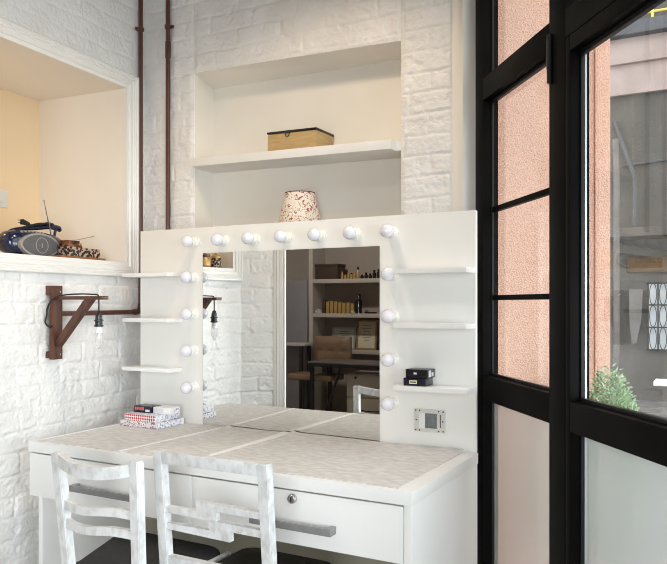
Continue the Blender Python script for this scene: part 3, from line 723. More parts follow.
tube(bm, [RM @ Vector((0.125, 0, 0.09)), RM @ Vector((0.140, 0, 0.145))], 0.007, 8); obj('handle', bm, M['blue'], rad, 60)
bm = B()
for k in range(7): box(bm, -0.105+k*0.020, -0.093+k*0.020, 0.030, 0.048, 0.113-abs(k-3)*0.002, 0.122-abs(k-3)*0.002, 0.002, RM)
obj('button', bm, M['silverplastic'], rad)['kind'] = 'stuff'
for pts in (((0.080, 0.035, 0.105), (0.026, 0.045, 0.262)), ((0.155, -0.02, 0.075), (0.395, -0.005, 0.134))):
    bm = B(); a_, b_ = [RM @ Vector(p) for p in pts]; m_ = a_.lerp(b_, 0.5)
    tube(bm, [a_, m_], 0.0030, 8); tube(bm, [m_, b_], 0.0022, 8)
    lathe(bm, [(0.0034, -0.004), (0.0034, 0.004), (0, 0.004)], along(b_, b_-a_), 8)
    obj('antenna', bm, M['chrome'], rad)
bm = B()
tube(bm, spline([RM @ Vector(p) for p in ((-0.06, 0.018, 0.150), (-0.02, 0.018, 0.148), (0.03, 0.012, 0.154), (0.08, 0.008, 0.168), (0.115, 0.004, 0.167), (0.10, 0.016, 0.164), (0.03, 0.02, 0.160), (-0.03, 0.028, 0.146), (-0.085, 0.03, 0.128), (-0.14, 0.03, 0.100))], 6), 0.0052, 8)
hexa(bm, [RM @ Vector(p) for p in ((-0.078, 0.010, 0.146), (-0.036, 0.013, 0.146), (-0.036, 0.028, 0.146), (-0.078, 0.032, 0.146), (-0.078, 0.010, 0.170), (-0.036, 0.014, 0.158), (-0.036, 0.027, 0.158), (-0.078, 0.032, 0.170))], 0.003)
for z in (0.152, 0.164): tube(bm, [RM @ Vector((-0.077, 0.02, z)), RM @ Vector((-0.095, 0.02, z))], 0.0018, 6)
obj('power_cord', bm, M['blackcloth'], rad)

bd = B(); BDM = frame(Lp(0.345, ZB, -0.070), tuple(ld), tuple(ln))
box(bd, -0.203, 0.085, -0.042, 0.045, 0.0005, 0.0125, 0.002, BDM)
o = obj('wooden_board', bd, M['boardwood']); tag(rebase(o, Lp(0.345, ZB, -0.070)), 'thin orange brown wooden board beside the radio', 'board')
def trinket(name, label, x0, x1, y0, y1, z0, z1, m, lid=None):
    t = thing(name, label, 'trinket box', tuple(BDM @ Vector(((x0+x1)/2, (y0+y1)/2, z0))))
    bm = B(); box(bm, x0, x1, y0, y1, z0, z1-0.0085, 0.002, BDM); obj('box_body', bm, M[m], t)
    bm = B(); box(bm, x0-.001, x1+.001, y0-.001, y1+.001, z1-0.0082, z1, 0.002, BDM); obj('box_lid', bm, M[lid], t)
trinket('trinket_box', 'black and bone inlaid trinket box next to the radio', -0.140, -0.046, -0.03, 0.038, 0.013, 0.056, 'trinket', 'trinket')
trinket('trinket_box', 'patterned inlaid trinket box at the right end of the wooden board', -0.042, 0.054, -0.03, 0.038, 0.013, 0.054, 'trinket', 'trinket')
trinket('trinket_box', 'dark copper trinket box stacked on the inlaid one by the radio', -0.142, -0.070, -0.025, 0.028, 0.0564, 0.085, 'copper', 'copper')
t = thing('perfume_bottle', 'tiny amber bottle standing on the inlaid trinket boxes', 'bottle', tuple(BDM @ Vector((-0.033, 0.0, 0.0544))))
bm = B(); lathe(bm, [(0.007, 0.0545), (0.0075, 0.056), (0.0075, 0.067), (0.004, 0.070), (0.004, 0.072)], BDM @ T(-0.033, 0, 0), 14); obj('bottle_body', bm, M['copper'], t)
bm = B(); lathe(bm, [(0.005, 0.072), (0.005, 0.079), (0, 0.079)], BDM @ T(-0.033, 0, 0), 14); obj('cap', bm, M['gold'], t)
# two jars near the other end of the sill (seen in the mirror)
for tt, lab, m1, m2, rr in ((0.93, 'brown jar with gilt lid on the alcove sill, mirrored by the bulbs', 'gold', 'copper', 0.040), (1.03, 'black and gold round pot on the alcove sill, seen in the mirror', 'trinket', 'gold', 0.036)):
    c = Lp(tt, ZB, -0.07); t = thing('jar', lab, 'jar', tuple(c))
    bm = B(); lathe(bm, [(rr*.7, 0.0005), (rr, 0.012), (rr*1.02, 0.04), (rr*.85, 0.058), (rr*.8, 0.06)], T(*c), 24); obj('jar_body', bm, M[m1], t)
    bm = B(); lathe(bm, [(rr*.9, 0.0602), (rr*.9, 0.072), (rr*.4, 0.08), (rr*.2, 0.085), (rr*.25, 0.093), (0, 0.096)], T(*c), 24); obj('lid', bm, M[m2], t)
# switch plate on the alcove back wall
SM = frame(Lp(0.452+0.045, 0, -RD), tuple(ld), tuple(ln))
sw = thing('switch_plate', 'cream double switch plate on the alcove back wall', 'switch', tuple(Lp(0.497, 1.80, -RD)))
bm = B(); box(bm, -0.010, 0.137, 0.0003, 0.008, 1.772, 1.858, 0.002, SM); obj('plate', bm, M['plateplastic'], sw)
for x in (0.030, 0.085):
    bm = B(); box(bm, x, x+0.022, 0.008, 0.013, 1.795, 1.825, 0.002, SM); obj('rocker', bm, M['plateplastic'], sw)

# ------------------------------------------------------------------ chairs
def post_bm(x, z0, z1, w, d, rake, taper=0.0, round_top=False):
    """back post: from the floor up, raking back above the seat; local frame y forward"""
    bm = B(); rings = []
    prof_ = [(0.0, -0.06), (0.25, 0.012), (0.46, 0.05), (0.53, 0.045)]
    zs = [0.0, 0.25, 0.44, 0.53, 0.62, 0.74, z1-0.012, z1]
    for z in zs:
        if z <= 0.44: y = -0.03+(rake+0.03)*(z/0.44)
        else: y = rake*(1-(z-0.44)/(z1-0.44))
        xx = x+taper*(z1-z)
        ww = w*(0.8 if (z == z1 and round_top) else 1.0)
        rings.append([bm.verts.new(q) for q in ((xx-ww/2, y-d/2, z), (xx+ww/2, y-d/2, z), (xx+ww/2, y+d/2, z), (xx-ww/2, y+d/2, z))])
    for a, b in zip(rings, rings[1:]):
        for k in range(4): bm.faces.new((a[k], a[(k+1) % 4], b[(k+1) % 4], b[k]))
    bm.faces.new(rings[0][::-1]); bm.faces.new(rings[-1])
    bmesh.ops.bevel(bm, geom=[e for e in bm.edges], offset=0.0025, segments=2, affect='EDGES', clamp_overlap=True)
    return bm
def yrake(z, rake, z1): return rake*(1-(z-0.44)/(z1-0.44))
def place(bm, mtx): bmesh.ops.transform(bm, matrix=mtx, verts=bm.verts); return bm
def seat_bm(xf, xb, yb, yf, z0, z1, rr=0.05, mid=()):
    """cushion, rounded corners, domed top"""
    bm = B(); pts = []
    def arc(cx, cy, a0, a1):
        for k in range(7):
            a = a0+(a1-a0)*k/6; pts.append((cx+rr*math.cos(a), cy+rr*math.sin(a)))
    arc(xf[1]-rr, yf-rr, 0, PI/2); arc(xf[0]+rr, yf-rr, PI/2, PI); arc(xb[0]+rr*.4+rr*.6, yb+rr, PI, 1.5*PI); arc(xb[1]-rr, yb+rr, 1.5*PI, 2*PI); pts += list(mid)
    cx, cy = sum(p[0] for p in pts)/len(pts), sum(p[1] for p in pts)/len(pts)
    rings = []
    for s, z in ((0.97, z0), (1.0, z0+0.006), (1.0, z1-0.014), (0.985, z1-0.006), (0.94, z1), (0.6, z1+0.004), (0.25, z1+0.006)):
        rings.append([bm.verts.new((cx+(x-cx)*s, cy+(y-cy)*s, z)) for x, y in pts])
    n = len(pts)
    for a, b in zip(rings, rings[1:]):
        for k in range(n): bm.faces.new((a[k], a[(k+1) % n], b[(k+1) % n], b[k]))
    bm.faces.new(rings[0][::-1]); bm.faces.new(rings[-1])
    return bm
def leg_bm(x, y, z1, w=0.034):
    bm = B(); hexa(bm, [(x-w*.36, y-w*.36, 0), (x+w*.36, y-w*.36, 0), (x+w*.36, y+w*.36, 0), (x-w*.36, y+w*.36, 0), (x-w/2, y-w/2, z1), (x+w/2, y-w/2, z1), (x+w/2, y+w/2, z1), (x-w/2, y+w/2, z1)], 0.002)
    return bm
def apron(bm, x0, y0, x1, y1, z0, z1, th=0.018):
    d = Vector((x1-x0, y1-y0, 0)).normalized(); n = Vector((-d.y, d.x, 0))*th/2
    a, b = Vector((x0, y0, 0)), Vector((x1, y1, 0))
    hexa(bm, [a-n+Vector((0, 0, z0)), b-n+Vector((0, 0, z0)), b+n+Vector((0, 0, z0)), a+n+Vector((0, 0, z0)), a-n+Vector((0, 0, z1)), b-n+Vector((0, 0, z1)), b+n+Vector((0, 0, z1)), a+n+Vector((0, 0, z1))], 0.0015)

# fretwork chair (right)
CB = (-1.3145, 1.668)
ch = thing('dining_chair', 'whitewashed chair with stepped fretwork back and black woven seat', 'chair', (CB[0], CB[1], 0), 0.0, 'distressed chairs at the dressing table')
CM = T(CB[0], CB[1], 0); W = M['chairwood']; H1, RK = 0.856, 0.036
hw = 0.2075
for s in (-1, 1): obj('back_post', place(post_bm(s*(hw-0.0175), 0, H1-0.0, 0.035, 0.030, RK), CM), W, ch)
def cbar(name, x0, x1, z0, z1, th=0.018, rake=RK, z1h=H1, mtx=CM, parent=ch, bev=0.002, y_off=0.0):
    bm = B(); ya, yb = yrake(z0, rake, z1h)+y_off, yrake(z1, rake, z1h)+y_off
    hexa(bm, [(x0, ya-th/2, z0), (x1, ya-th/2, z0), (x1, ya+th/2, z0), (x0, ya+th/2, z0), (x0, yb-th/2, z1), (x1, yb-th/2, z1), (x1, yb+th/2, z1), (x0, yb+th/2, z1)], bev)
    return obj(name, place(bm, mtx), W, parent)
ix = hw-0.035
cbar('top_rail', -hw+0.035, hw-0.035, H1-0.036, H1-0.0005, 0.030)
cbar('lower_rail', -ix-.002, ix+.002, 0.505, 0.535, 0.026)
def fx(X): return X-CB[0]
def fret(b0, b1, zb):
    """stepped bar: low thin bar to the left, block, high thin bar to the right"""
    outline = [(-ix-.002, zb+0.003), (fx(b1), zb-0.002), (fx(b1), zb+0.030), (ix+.002, zb+0.030), (ix+.002, zb+0.050), (fx(b0), zb+0.053), (fx(b0), zb+0.023), (-ix-.002, zb+0.021)]
    bm = B()
    a = [bm.verts.new((x, yrake(z, RK, H1)-0.010, z)) for x, z in outline]; b = [bm.verts.new((x, yrake(z, RK, H1)+0.010, z)) for x, z in outline]
    bm.faces.new(a); bm.faces.new(b[::-1]); n = len(a)
    for i in range(n): bm.faces.new((a[i], a[(i+1) % n], b[(i+1) % n], b[i]))
    obj('fret_bar', place(bm, CM), W, ch, 0)
fret(-1.369, -1.2976, 0.667); fret(-1.326, -1.252, 0.6155)
obj('seat', place(seat_bm((-0.155, 0.215), (-0.150, 0.185), 0.065, 0.405, 0.432, 0.458, 0.05), CM), M['seatweave'], ch)
bm = B(); apron(bm, -0.135, 0.375, 0.195, 0.375, 0.375, 0.431); apron(bm, -0.135, 0.06, -0.135, 0.375, 0.375, 0.431); apron(bm, 0.190, 0.06, 0.195, 0.375, 0.375, 0.431); apron(bm, -0.18, 0.060, 0.185, 0.060, 0.375, 0.431)
obj('seat_frame', place(bm, CM), W, ch)
for x in (-0.128, 0.188): obj('front_leg', place(leg_bm(x, 0.370, 0.43), CM), W, ch)

# ladder-back chair (left)
CB2 = (-1.629, 1.530)
c2 = thing('dining_chair', 'whitewashed ladder-back chair with curved rails and dark grey seat', 'chair', (CB2[0], CB2[1], 0), 0.0, 'distressed chairs at the dressing table')
CM2 = T(CB2[0], CB2[1], 0); H2, RK2 = 0.850, 0.032
obj('back_post', place(post_bm(-0.158, 0, H2-0.004, 0.033, 0.030, RK2, 0.050), CM2), W, c2)
obj('back_post', place(post_bm(0.161, 0, H2+0.004, 0.034, 0.030, RK2, -0.040, True), CM2), W, c2)
def bowed(name, z, h, x0, x1, bow, sag, th, wave=0.0):
    pts, sd = [], []
    for k in range(21):
        f = k/20; q = 4*f*(1-f); x = x0+(x1-x0)*f
        pts.append((x, yrake(z, RK2, H2)-bow*q, z-sag*q-wave*math.sin(2*PI*f))); sd.append((bow*4*(1-2*f)/(x1-x0), 1, 0))
    bm = B(); sweep(bm, pts, sd, th, h)
    bmesh.ops.bevel(bm, geom=[e for e in bm.edges if e.calc_face_angle(0) > 0.8], offset=0.003, segments=2, affect='EDGES')
    return obj(name, place(bm, CM2), W, c2)
bowed('top_rail', 0.830, 0.036, -0.150, 0.152, 0.030, 0.020, 0.022)
bowed('ladder_rail', 0.694, 0.025, -0.141, 0.146, 0.014, 0.004, 0.016, 0.006)
bowed('ladder_rail', 0.636, 0.025, -0.138, 0.144, 0.014, 0.004, 0.016, 0.006)
obj('seat', place(seat_bm((-0.330, 0.128), (-0.235, 0.050), 0.065, 0.480, 0.425, 0.460, 0.075, ((0.126, 0.30),)), CM2), M['seatdark'], c2)
bm = B(); apron(bm, -0.20, 0.462, 0.144, 0.462, 0.385, 0.424); apron(bm, -0.150, 0.075, -0.270, 0.40, 0.37, 0.424); apron(bm, 0.136, 0.300, 0.136, 0.470, 0.385, 0.452); apron(bm, 0.062, 0.110, 0.136, 0.303, 0.385, 0.440); apron(bm, -0.14, 0.065, 0.10, 0.065, 0.37, 0.424)
obj('seat_frame', place(bm, CM2), W, c2)
for x in (-0.220, 0.118): obj('front_leg', place(leg_bm(x, 0.43, 0.40), CM2), W, c2)

# ------------------------------------------------------------------ next room, seen in the mirror
for z, lab in ((1.549, 'upper taupe shelf with the brown box in the mirrored room'), (1.200, 'lower taupe shelf above the certificates in the mirrored room')):
    bm = B(); box(bm, -3.743, -2.305, -1.617, -1.35, z-0.041, z, 0.001); o = obj('wall_shelf', bm, M['backshelf']); tag(rebase(o, (-3.0, -1.48, z-0.041)), lab, 'shelf', 'shelves in the mirrored room')
t = thing('storage_box', 'dark brown lidded box on the upper shelf in the mirrored room', 'box', (-3.60, -1.45, 1.549))
bm = B(); box(bm, -3.73, -3.47, -1.55, -1.38, 1.5493, 1.68, 0.004); obj('box_body', bm, M['leatherbox'], t)
bm = B(); box(bm, -3.735, -3.465, -1.555, -1.375, 1.6803, 1.705, 0.004); obj('box_lid', bm, M['leatherbox'], t)
def bottle0(name, label, cat, x, y, z, h, r, m, mc, group):
    t = thing(name, label, cat, (x, y, z), 0, group)
    bm = B(); lathe(bm, [(r, 0.0004), (r, h*.62), (r*.5, h*.72), (r*.5, h*.76)], T(x, y, z), 14); obj('bottle_body', bm, M[m], t)
    bm = B(); lathe(bm, [(r*.62, h*.762), (r*.62, h), (0, h)], T(x, y, z), 14); obj('cap', bm, M[mc], t)
    return t
g1, g2 = 'gold bottles on the upper shelf', 'black bottles on the upper shelf'
for k in range(6):
    bottle0('bottle', 'small gold bottle in the row beside the brown box, seen in the mirror', 'bottle', -3.425+0.036*k, -1.40, 1.549, (0.075, 0.06, 0.085, 0.06, 0.075, 0.12)[k], 0.014, 'gold', 'bottle' if k % 2 else 'gold', g1)
for k in range(6):
    bottle0('bottle', 'small black bottle in the right-hand row on the upper mirrored shelf', 'bottle', -3.20+0.045*k, -1.40, 1.549, (0.04, 0.06, 0.05, 0.085, 0.09, 0.075)[k], 0.018, 'bottle', 'bottle', g2)
for k in range(8):
    x = -3.655+0.047*k; h = (0.135, 0.12, 0.125, 0.12, 0.11, 0.105, 0.11, 0.10)[k]
    bm = B(); box(bm, x, x+0.036, -1.44, -1.39, 1.2004, 1.2+h, 0.002); o = obj('pack', bm, M['gold'] if k else M['leatherbox'])
    tag(rebase(o, (x+.018, -1.415, 1.2)), 'slim gold pack standing in the row on the lower mirrored shelf' if k else 'dark brown pack at the left end of the gold row', 'box', 'gold packs on the lower shelf' if k else None)
t = bottle0('speaker', 'tall black cylinder on the lower mirrored shelf', 'speaker', -3.25, -1.42, 1.2, 0.20, 0.034, 'bottle', 'bottle', None)
t = bottle0('jar', 'squat white jar at the left end of the lower mirrored shelf', 'jar', -3.69, -1.385, 1.2, 0.045, 0.040, 'backshelf', 'backshelf', None)
t = bottle0('jar', 'small white jar in front of the black cylinder', 'jar', -3.285, -1.365, 1.2, 0.03, 0.025, 'backshelf', 'backshelf', None)
bm = B(); box(bm, -3.16, -3.05, -1.43, -1.37, 1.2004, 1.215, 0.004); o = obj('tray', bm, M['bottle']); tag(rebase(o, (-3.1, -1.4, 1.2)), 'flat black tray on the lower mirrored shelf', 'tray')
bm = B(); box(bm, -3.743, -2.305, -1.617, -1.44, 0.79, 0.83, 0.001); o = obj('wall_shelf', bm, M['backshelf']); tag(rebase(o, (-3.0, -1.5, 0.79)), 'low pale ledge the two certificates stand on', 'shelf')
for x0, x1, zh, fm, pm, lab in ((-3.60, -3.325, 0.225, 'silverplastic', 'paperwhite', 'wide silver framed certificate on the left, mirrored'), (-3.318, -3.09, 0.305, 'oak', 'paper', 'taller gilt framed certificate on the right, mirrored')):
    y0 = -1.50; z0 = 0.8305; ti = T(0, y0, z0) @ Matrix.Rotation(0.12, 4, 'X') @ T(0, -y0, -z0)
    t = thing('picture_frame', lab, 'picture frame', ((x0+x1)/2, y0, z0))
    bm = B(); fw = 0.018
    for a in ((x0, x1, z0, z0+fw), (x0, x1, z0+zh-fw, z0+zh), (x0, x0+fw, z0+fw, z0+zh-fw), (x1-fw, x1, z0+fw, z0+zh-fw)):
        box(bm, a[0], a[1], y0-.008, y0+.01, a[2], a[3], 0.001, ti)
    obj('frame_border', bm, M[fm], t)
    bm = B(); box(bm, x0+fw, x1-fw, y0-.004, y0+.002, z0+fw, z0+zh-fw, 0, ti); pp = obj('certificate', bm, M[pm], t, 0)
    bm = B()
    for k in range(6):
        w = (0.10, 0.13, 0.08, 0.12, 0.12, 0.06)[k]*(x1-x0)/0.275; cx = (x0+x1)/2
        box(bm, cx-w/2, cx+w/2, y0+.002, y0+.0026, z0+zh*(0.80-0.10*k), z0+zh*(0.80-0.10*k)+0.004, 0, ti)
    obj('print', bm, M['ink'], pp)['kind'] = 'stuff'
# work table
t = thing('work_table', 'dark topped work table with black legs in the mirrored room', 'table', (-2.9, -0.95, 0))
bm = B(); box(bm, -3.45, -2.31, -1.15, -0.75, 0.722, 0.758, 0.002); obj('table_top', bm, M['tabletop'], t)
bm = B(); box(bm, -3.45, -2.30, -0.752, -0.745, 0.712, 0.746, 0.001); obj('edge_band', bm, M['blackplastic'], t)
for x, y in ((-3.42, -0.785), (-3.42, -1.132), (-2.34, -0.785), (-2.34, -1.132)):
    bm = B(); box(bm, x-.016, x+.016, y-.016, y+.016, 0, 0.722, 0.002); obj('leg', bm, M['blackplastic'], t)
bm = B(); tube(bm, [(-3.12, -0.80, 0.722), (-3.27, -0.80, 0.30), (-3.40, -0.80, 0.02)], 0.013, 8); obj('brace', bm, M['blackplastic'], t)
# drawer cabinet
t = thing('drawer_cabinet', 'cream drawer cabinet under the dark work table', 'cabinet', (-2.9, -1.1, 0))
bm = B(); box(bm, -3.17, -2.62, -1.30, -1.02, 0.0, 0.64, 0.003); obj('cabinet_body', bm, M['cream'], t)
for z0, z1 in ((0.42, 0.63), (0.21, 0.41), (0.02, 0.20)):
    bm = B(); box(bm, -3.165, -2.63, -1.02, -1.0, z0, z1, 0.003); d = obj('drawer', bm, M['cream'], t)
    bm = B(); tube(bm, spline([(-3.0, -1.0, z0+.09), (-2.99, -.975, z0+.088), (-2.91, -.97, z0+.086), (-2.83, -.975, z0+.088), (-2.82, -1.0, z0+.09)], 5), 0.005, 8); obj('handle', bm, M['iron'], d)
    if z0 > .4:
        bm = B(); lathe(bm, [(0.012, 0), (0.012, 0.006), (0, 0.006)], along((-3.07, -1.0, .60), (0, 1, 0)), 12); obj('lock', bm, M['iron'], d)
# office chair
t = thing('office_chair', 'tan tufted low-back chair pulled up to the work table', 'chair', (-3.55, -1.0, 0))
bm = B(); nx, nz = 26, 16
def tuft(bm, x0, x1, y, z0, z1, th, cols, rows):
    g = []
    for i in range(nx+1):
        r_ = []
        for j in range(nz+1):
            fx_, fz_ = i/nx, j/nz
            e = min(fx_, 1-fx_, )*min(1, 1); edge = (1-(2*abs(fx_-.5))**6)*(1-(2*abs(fz_-.5))**6)
            p = abs(math.sin(PI*cols*fx_))**0.4*abs(math.sin(PI*rows*fz_))**0.4
            r_.append(bm.verts.new((x0+(x1-x0)*fx_, y+th*edge*(0.65+0.35*p), z0+(z1-z0)*fz_)))
        g.append(r_)
    for i in range(nx):
        for j in range(nz): bm.faces.new((g[i][j], g[i+1][j], g[i+1][j+1], g[i][j+1]))
tuft(bm, -3.645, -3.235, -1.215, 0.68, 0.975, 0.04, 3, 2); box(bm, -3.645, -3.235, -1.245, -1.215, 0.68, 0.975, 0.008); obj('backrest', bm, M['tan'], t, 50)
bm = B(); box(bm, -3.72, -3.24, -1.10, -0.82, 0.565, 0.625, 0.02, None, 3); obj('seat', bm, M['tan'], t)
bm = B(); box(bm, -3.56, -3.50, -1.235, -1.215, 0.55, 0.72); box(bm, -3.56, -3.50, -1.235, -0.95, 0.545, 0.563); obj('back_bracket', bm, M['iron'], t)
bm = B(); lathe(bm, [(0.17, 0), (0.17, 0.012), (0.03, 0.03), (0.03, 0.55)], T(-3.60, -0.96, 0)); obj('pedestal', bm, M['iron'], t)
# pin board and side counter
bm = B(); box(bm, -4.05, -3.80, -1.36, -1.33, 0.0, 1.54, 0.003); o = obj('board', bm, M['bluegrey']); tag(rebase(o, (-3.92, -1.345, 0.0)), 'blue grey upright board left of the mirrored shelves', 'board')
t = thing('side_table', 'narrow pale side table under the blue grey board', 'table', (-3.85, -1.1, 0))
bm = B(); box(bm, -4.2, -3.70, -1.32, -1.13, 0.872, 0.897, 0.002); obj('table_top', bm, M['backshelf'], t)
for x, y in ((-4.17, -1.15), (-3.76, -1.15), (-4.17, -1.30), (-3.76, -1.30)):
    bm = B(); box(bm, x-.015, x+.015, y-.015, y+.015, 0, .872); obj('leg', bm, M['iron'], t)

# ------------------------------------------------------------------ outside
bm = B()
a, b = A+ow*0.075-u*0.03, A+ow*0.50-u*0.03
prism(bm, [up(p, -0.05) for p in (a, b, b-u*0.5, a-u*0.5)], (0, 0, 6.5))
c_, d_ = A+ow*0.50-u*0.022, A+ow*0.565-u*0.022
prism(bm, [up(p, -0.05) for p in (c_, d_, d_-u*0.5, c_-u*0.5)], (0, 0, 6.5))
tag(obj('wall_outside_reveal', bm, M['stucco'], smooth=0), kind='structure')
bm = B(); box(bm, -14, 14, 0.0, 16, -0.12, -0.04); 
bmesh.ops.delete(bm, geom=bm.verts[:], context='VERTS')
gp = [Wp(-1.2, -0.06, 0.07), Wp(6, -0.06, 0.07), Vector((9, -2, -0.06)), Vector((9, 11, -0.06)), Vector((-6, 11, -0.06)), Vector((-6, 5, -0.06))]
prism(bm, gp, (0, 0, -0.1)); 
M['cobble'] = mat('grey_cobbles', (0.26, 0.25, 0.24, 1), (0.13, 0.125, 0.12, 1), rough=0.7, scale=9, bump=0.5, bscale=16)
tag(obj('ground', bm, M['cobble'], smooth=0), kind='structure')
bm = B(); box(bm, -8, 9, 11.0, 11.3, -0.1, 9.0); tag(obj('wall_courtyard', bm, M['greywall'], smooth=0), kind='structure')
bm = B(); box(bm, -8, 9, 10.85, 11.0, 4.67, 5.02, 0.01); box(bm, -8, 9, 10.92, 11.0, 4.25, 4.67, 0.005); tag(obj('trim_courtyard_band', bm, M['palewall']), kind='structure')
bm = B(); box(bm, -8, 9, 10.7, 11.0, 5.02, 5.2, 0.01); tag(obj('trim_gutter', bm, M['roofgrey']), kind='structure')
bm = B()
for z in (5.28, 5.46): tube(bm, [(-1.05, 10.72, z), (1.5, 10.72, z)], 0.018, 8)
for x in (-0.88, -0.45, 0.0, 0.5): tube(bm, [(x, 10.72, 5.2), (x, 10.72, 5.62)], 0.02, 8)
o = obj('balcony_rail', bm, M['yellow']); tag(rebase(o, (0, 10.72, 5.2)), 'yellow metal balcony rail above the courtyard gutter', 'railing')
bm = B(); box(bm, -1.22, 3, 10.93, 11.0, 1.74, 1.94, 0.005); o = obj('timber_lintel', bm, M['beamwood']); tag(rebase(o, (0.5, 10.96, 1.74)), 'ochre timber lintel on the grey courtyard wall', 'beam')
bm = B(); box(bm, -1.55, 3, 10.4, 10.999, 2.2, 2.32, 0.01); o = obj('canopy', bm, M['greywall']); tag(rebase(o, (0.5, 10.9, 2.2)), 'grey ledge canopy across the courtyard wall', 'canopy')
w3 = thing('window_3', None, None, (-0.6, 11, 0.65), 0, None, 'structure')
bm = B(); box(bm, -0.96, 0.2, 10.96, 11.0, 0.65, 1.585); obj('pane', bm, M['skyglass'], w3)
bm = B()
for k in range(10): tube(bm, [(-0.95+k*0.125, 10.90, 0.64), (-0.95+k*0.125, 10.90, 1.60)], 0.011, 6)
for z in (0.66, 0.97, 1.28, 1.58): tube(bm, [(-0.98, 10.90, z), (0.22, 10.90, z)], 0.010, 6)
for k in range(9):
    for z in (0.815, 1.125, 1.43): tube(bm, [(-0.8875+k*0.125+0.045*math.cos(a), 10.90, z+0.15*math.sin(a)) for a in [2*PI*q/14 for q in range(15)]], 0.006, 5)
obj('grille', bm, M['iron'], w3)
t = thing('bench', 'low white bench on the cobbles outside', 'bench', (-0.3, 9.2, 0))
bm = B(); box(bm, -0.73, 0.4, 9.0, 9.35, 0.36, 0.41, 0.004); obj('seat', bm, M['white'], t)
for x in (-0.40, 0.30):
    bm = B(); box(bm, x-.03, x+.03, 9.03, 9.32, -0.06, 0.36); obj('leg', bm, M['white'], t)
# downpipe, cloth and tools on the courtyard wall
bm = B(); tube(bm, [(-1.30, 10.3, 3.5), (-1.285, 10.3, 2.9), (-1.285, 10.3, -0.06)], 0.04, 8); o = obj('downpipe', bm, M['greyrag']); tag(rebase(o, (-1.285, 10.3, -0.06)), 'pale grey downpipe on the courtyard wall beside the pink pier', 'pipe')
bm = B(); prism(bm, [(-1.20, 10.9, 1.50), (-1.02, 10.9, 1.50), (-1.04, 10.9, 1.05), (-1.10, 10.9, 0.75), (-1.16, 10.9, 0.72), (-1.19, 10.9, 1.0)], (0, 0.04, 0)); o = obj('hanging_cloth', bm, M['greyrag']); tag(rebase(o, (-1.1, 10.9, 1.5)), 'grey cloth hanging on the courtyard wall left of the grille', 'cloth')
t = thing('wall_bracket', 'dark diagonal bracket on the courtyard wall beside the pink pier', 'bracket', (-1.2, 10.95, 2.5))
bm = B(); tube(bm, [(-1.40, 10.95, 3.9), (-1.12, 10.9, 3.05), (-1.12, 10.9, 2.4)], 0.028, 6); tube(bm, [(-1.3, 10.95, 3.25), (2.0, 10.95, 3.45)], 0.02, 6); obj('bracket_bar', bm, M['roofgrey'], t)
# shrub in a pot by the glass
sx, sy = -0.372, 2.775
sb = thing('potted_shrub', 'pale green bushy shrub in a pot just outside the glass door', 'shrub', (sx, sy, -0.06))
bm = B(); lathe(bm, [(0.09, -0.06), (0.12, 0.22), (0.13, 0.24), (0.13, 0.28), (0.115, 0.28), (0.105, 0.25), (0, 0.25)], T(sx, sy, 0), 24); obj('pot', bm, M['pot'], sb)
bm = B()
for k in range(7):
    a = 2*PI*k/7; tube(bm, [(sx, sy, 0.25), (sx+0.04*math.cos(a), sy+0.04*math.sin(a), 0.6), (sx+0.08*math.cos(a), sy+0.08*math.sin(a), 0.95)], 0.004, 5)
obj('stem', bm, M['leaf'], sb)['kind'] = 'stuff'
bm = B(); rg = random.Random(4)
for k in range(8500):
    a = rg.uniform(0, 2*PI); ph = rg.uniform(-1, 1); rr = rg.uniform(0.45, 1)**0.5
    z = 0.70+0.36*ph*rr; w = 0.125*rr*math.sqrt(max(0, 1-ph*ph))*(1.0 if ph < 0.2 else 1.05-0.25*ph)
    p = Vector((sx+w*math.cos(a), sy+w*math.sin(a), z+0.02*math.sin(3*a)))
    d = Vector((math.cos(a)*0.8+rg.uniform(-.6, .6), math.sin(a)*0.8+rg.uniform(-.6, .6), rg.uniform(0.1, 1.1))).normalized()
    s = d.cross(Vector((rg.uniform(-1, 1), rg.uniform(-1, 1), 0.3))).normalized()*rg.uniform(0.003, 0.005)
    l = rg.uniform(0.012, 0.022)
    v = [bm.verts.new(q) for q in (p, p+d*l*.5+s, p+d*l, p+d*l*.5-s)]
    bm.faces.new(v)
obj('foliage', bm, M['leaf'], sb, 0)['kind'] = 'stuff'

# ------------------------------------------------------------------ light
def area(name, loc, target, sx_, sy_, energy, col, spread=180):
    l = bpy.data.lights.new(name, 'AREA'); l.shape = 'RECTANGLE'; l.size = sx_; l.size_y = sy_; l.energy = energy; l.color = col; l.spread = math.radians(spread)
    o = bpy.data.objects.new(name, l); COL.objects.link(o); o.location = loc
    o.rotation_euler = (Vector(target)-Vector(loc)).to_track_quat('-Z', 'Y').to_euler()
    return o
def spot(name, loc, target, energy, col, size=0.06, angle=110, blend=0.8):
    l = bpy.data.lights.new(name, 'SPOT'); l.energy = energy; l.color = col; l.shadow_soft_size = size; l.spot_size = math.radians(angle); l.spot_blend = blend
    o = bpy.data.objects.new(name, l); COL.objects.link(o); o.location = loc
    o.rotation_euler = (Vector(target)-Vector(loc)).to_track_quat('-Z', 'Y').to_euler()
    return o
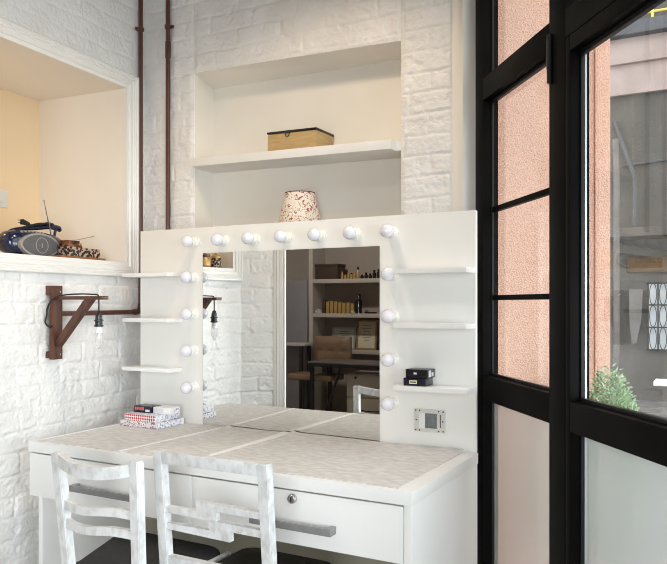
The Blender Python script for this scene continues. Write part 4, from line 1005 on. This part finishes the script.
# daylight falling in through the further panes of the glazed screen
wp = Wp(2.6, 0.95, 0.55)
area('daylight_fill', wp, (-2.52, 1.9, 0.25), 1.6, 1.5, 23, (0.80, 0.93, 1.0), 85)
area('daylight_fill', (0.43, -2.0, 1.25), (-3.0, 1.7, 0.2), 1.7, 1.7, 34, (0.95, 0.98, 1.0), 75)  # added fill light behind the added rear window
# ceiling lamps
spot('ceiling_lamp', (-1.45, 1.95, 2.96), (-1.5, 2.15, 0), 50, (1.0, 0.79, 0.57), 0.12, 140, 0.6)
spot('ceiling_lamp', (-0.75, 1.1, 2.96), (-0.95, 1.4, 0), 20, (1.0, 0.98, 0.95), 0.10, 140, 0.6)
spot('ceiling_lamp', (-3.2, 0.2, 2.96), (-3.2, -0.4, 0), 112, (1.0, 0.93, 0.84), 0.08, 140, 0.6)
# lamp inside the alcove, left of what the photo shows
pl_ = bpy.data.lights.new('alcove_lamp', 'POINT'); pl_.energy = 1.2; pl_.color = (1.0, 0.78, 0.50); pl_.shadow_soft_size = 0.04
po = bpy.data.objects.new('alcove_lamp', pl_); COL.objects.link(po); po.location = Lp(0.86, 1.86, -0.36)

w = bpy.data.worlds.new('overcast_sky'); scene.world = w; w.use_nodes = True
nt = w.node_tree; bg = nt.nodes['Background']
bg.inputs['Color'].default_value = (0.97, 0.975, 0.98, 1); bg.inputs['Strength'].default_value = 3.0

# ------------------------------------------------------------------ camera
cam = bpy.data.cameras.new('camera'); co = bpy.data.objects.new('camera', cam); COL.objects.link(co)
co.location = (0, 0, 1.3); co.rotation_euler = (PI/2, 0, math.radians(28.53))
cam.sensor_width = 36; cam.lens = 722/667*36; cam.shift_y = 21.5/667; cam.clip_start = 0.02
scene.camera = co
vs = scene.view_settings
vs.view_transform = 'Standard'; vs.look = 'None'; vs.exposure = 0.0; vs.gamma = 1.0; vs.use_curve_mapping = False
cy = scene.cycles
cy.use_denoising = True; cy.filter_width = 1.0; cy.max_bounces = 10; cy.diffuse_bounces = 5; cy.glossy_bounces = 5; cy.transparent_max_bounces = 16
cy.caustics_reflective = False; cy.caustics_refractive = False; cy.sample_clamp_indirect = 6.0
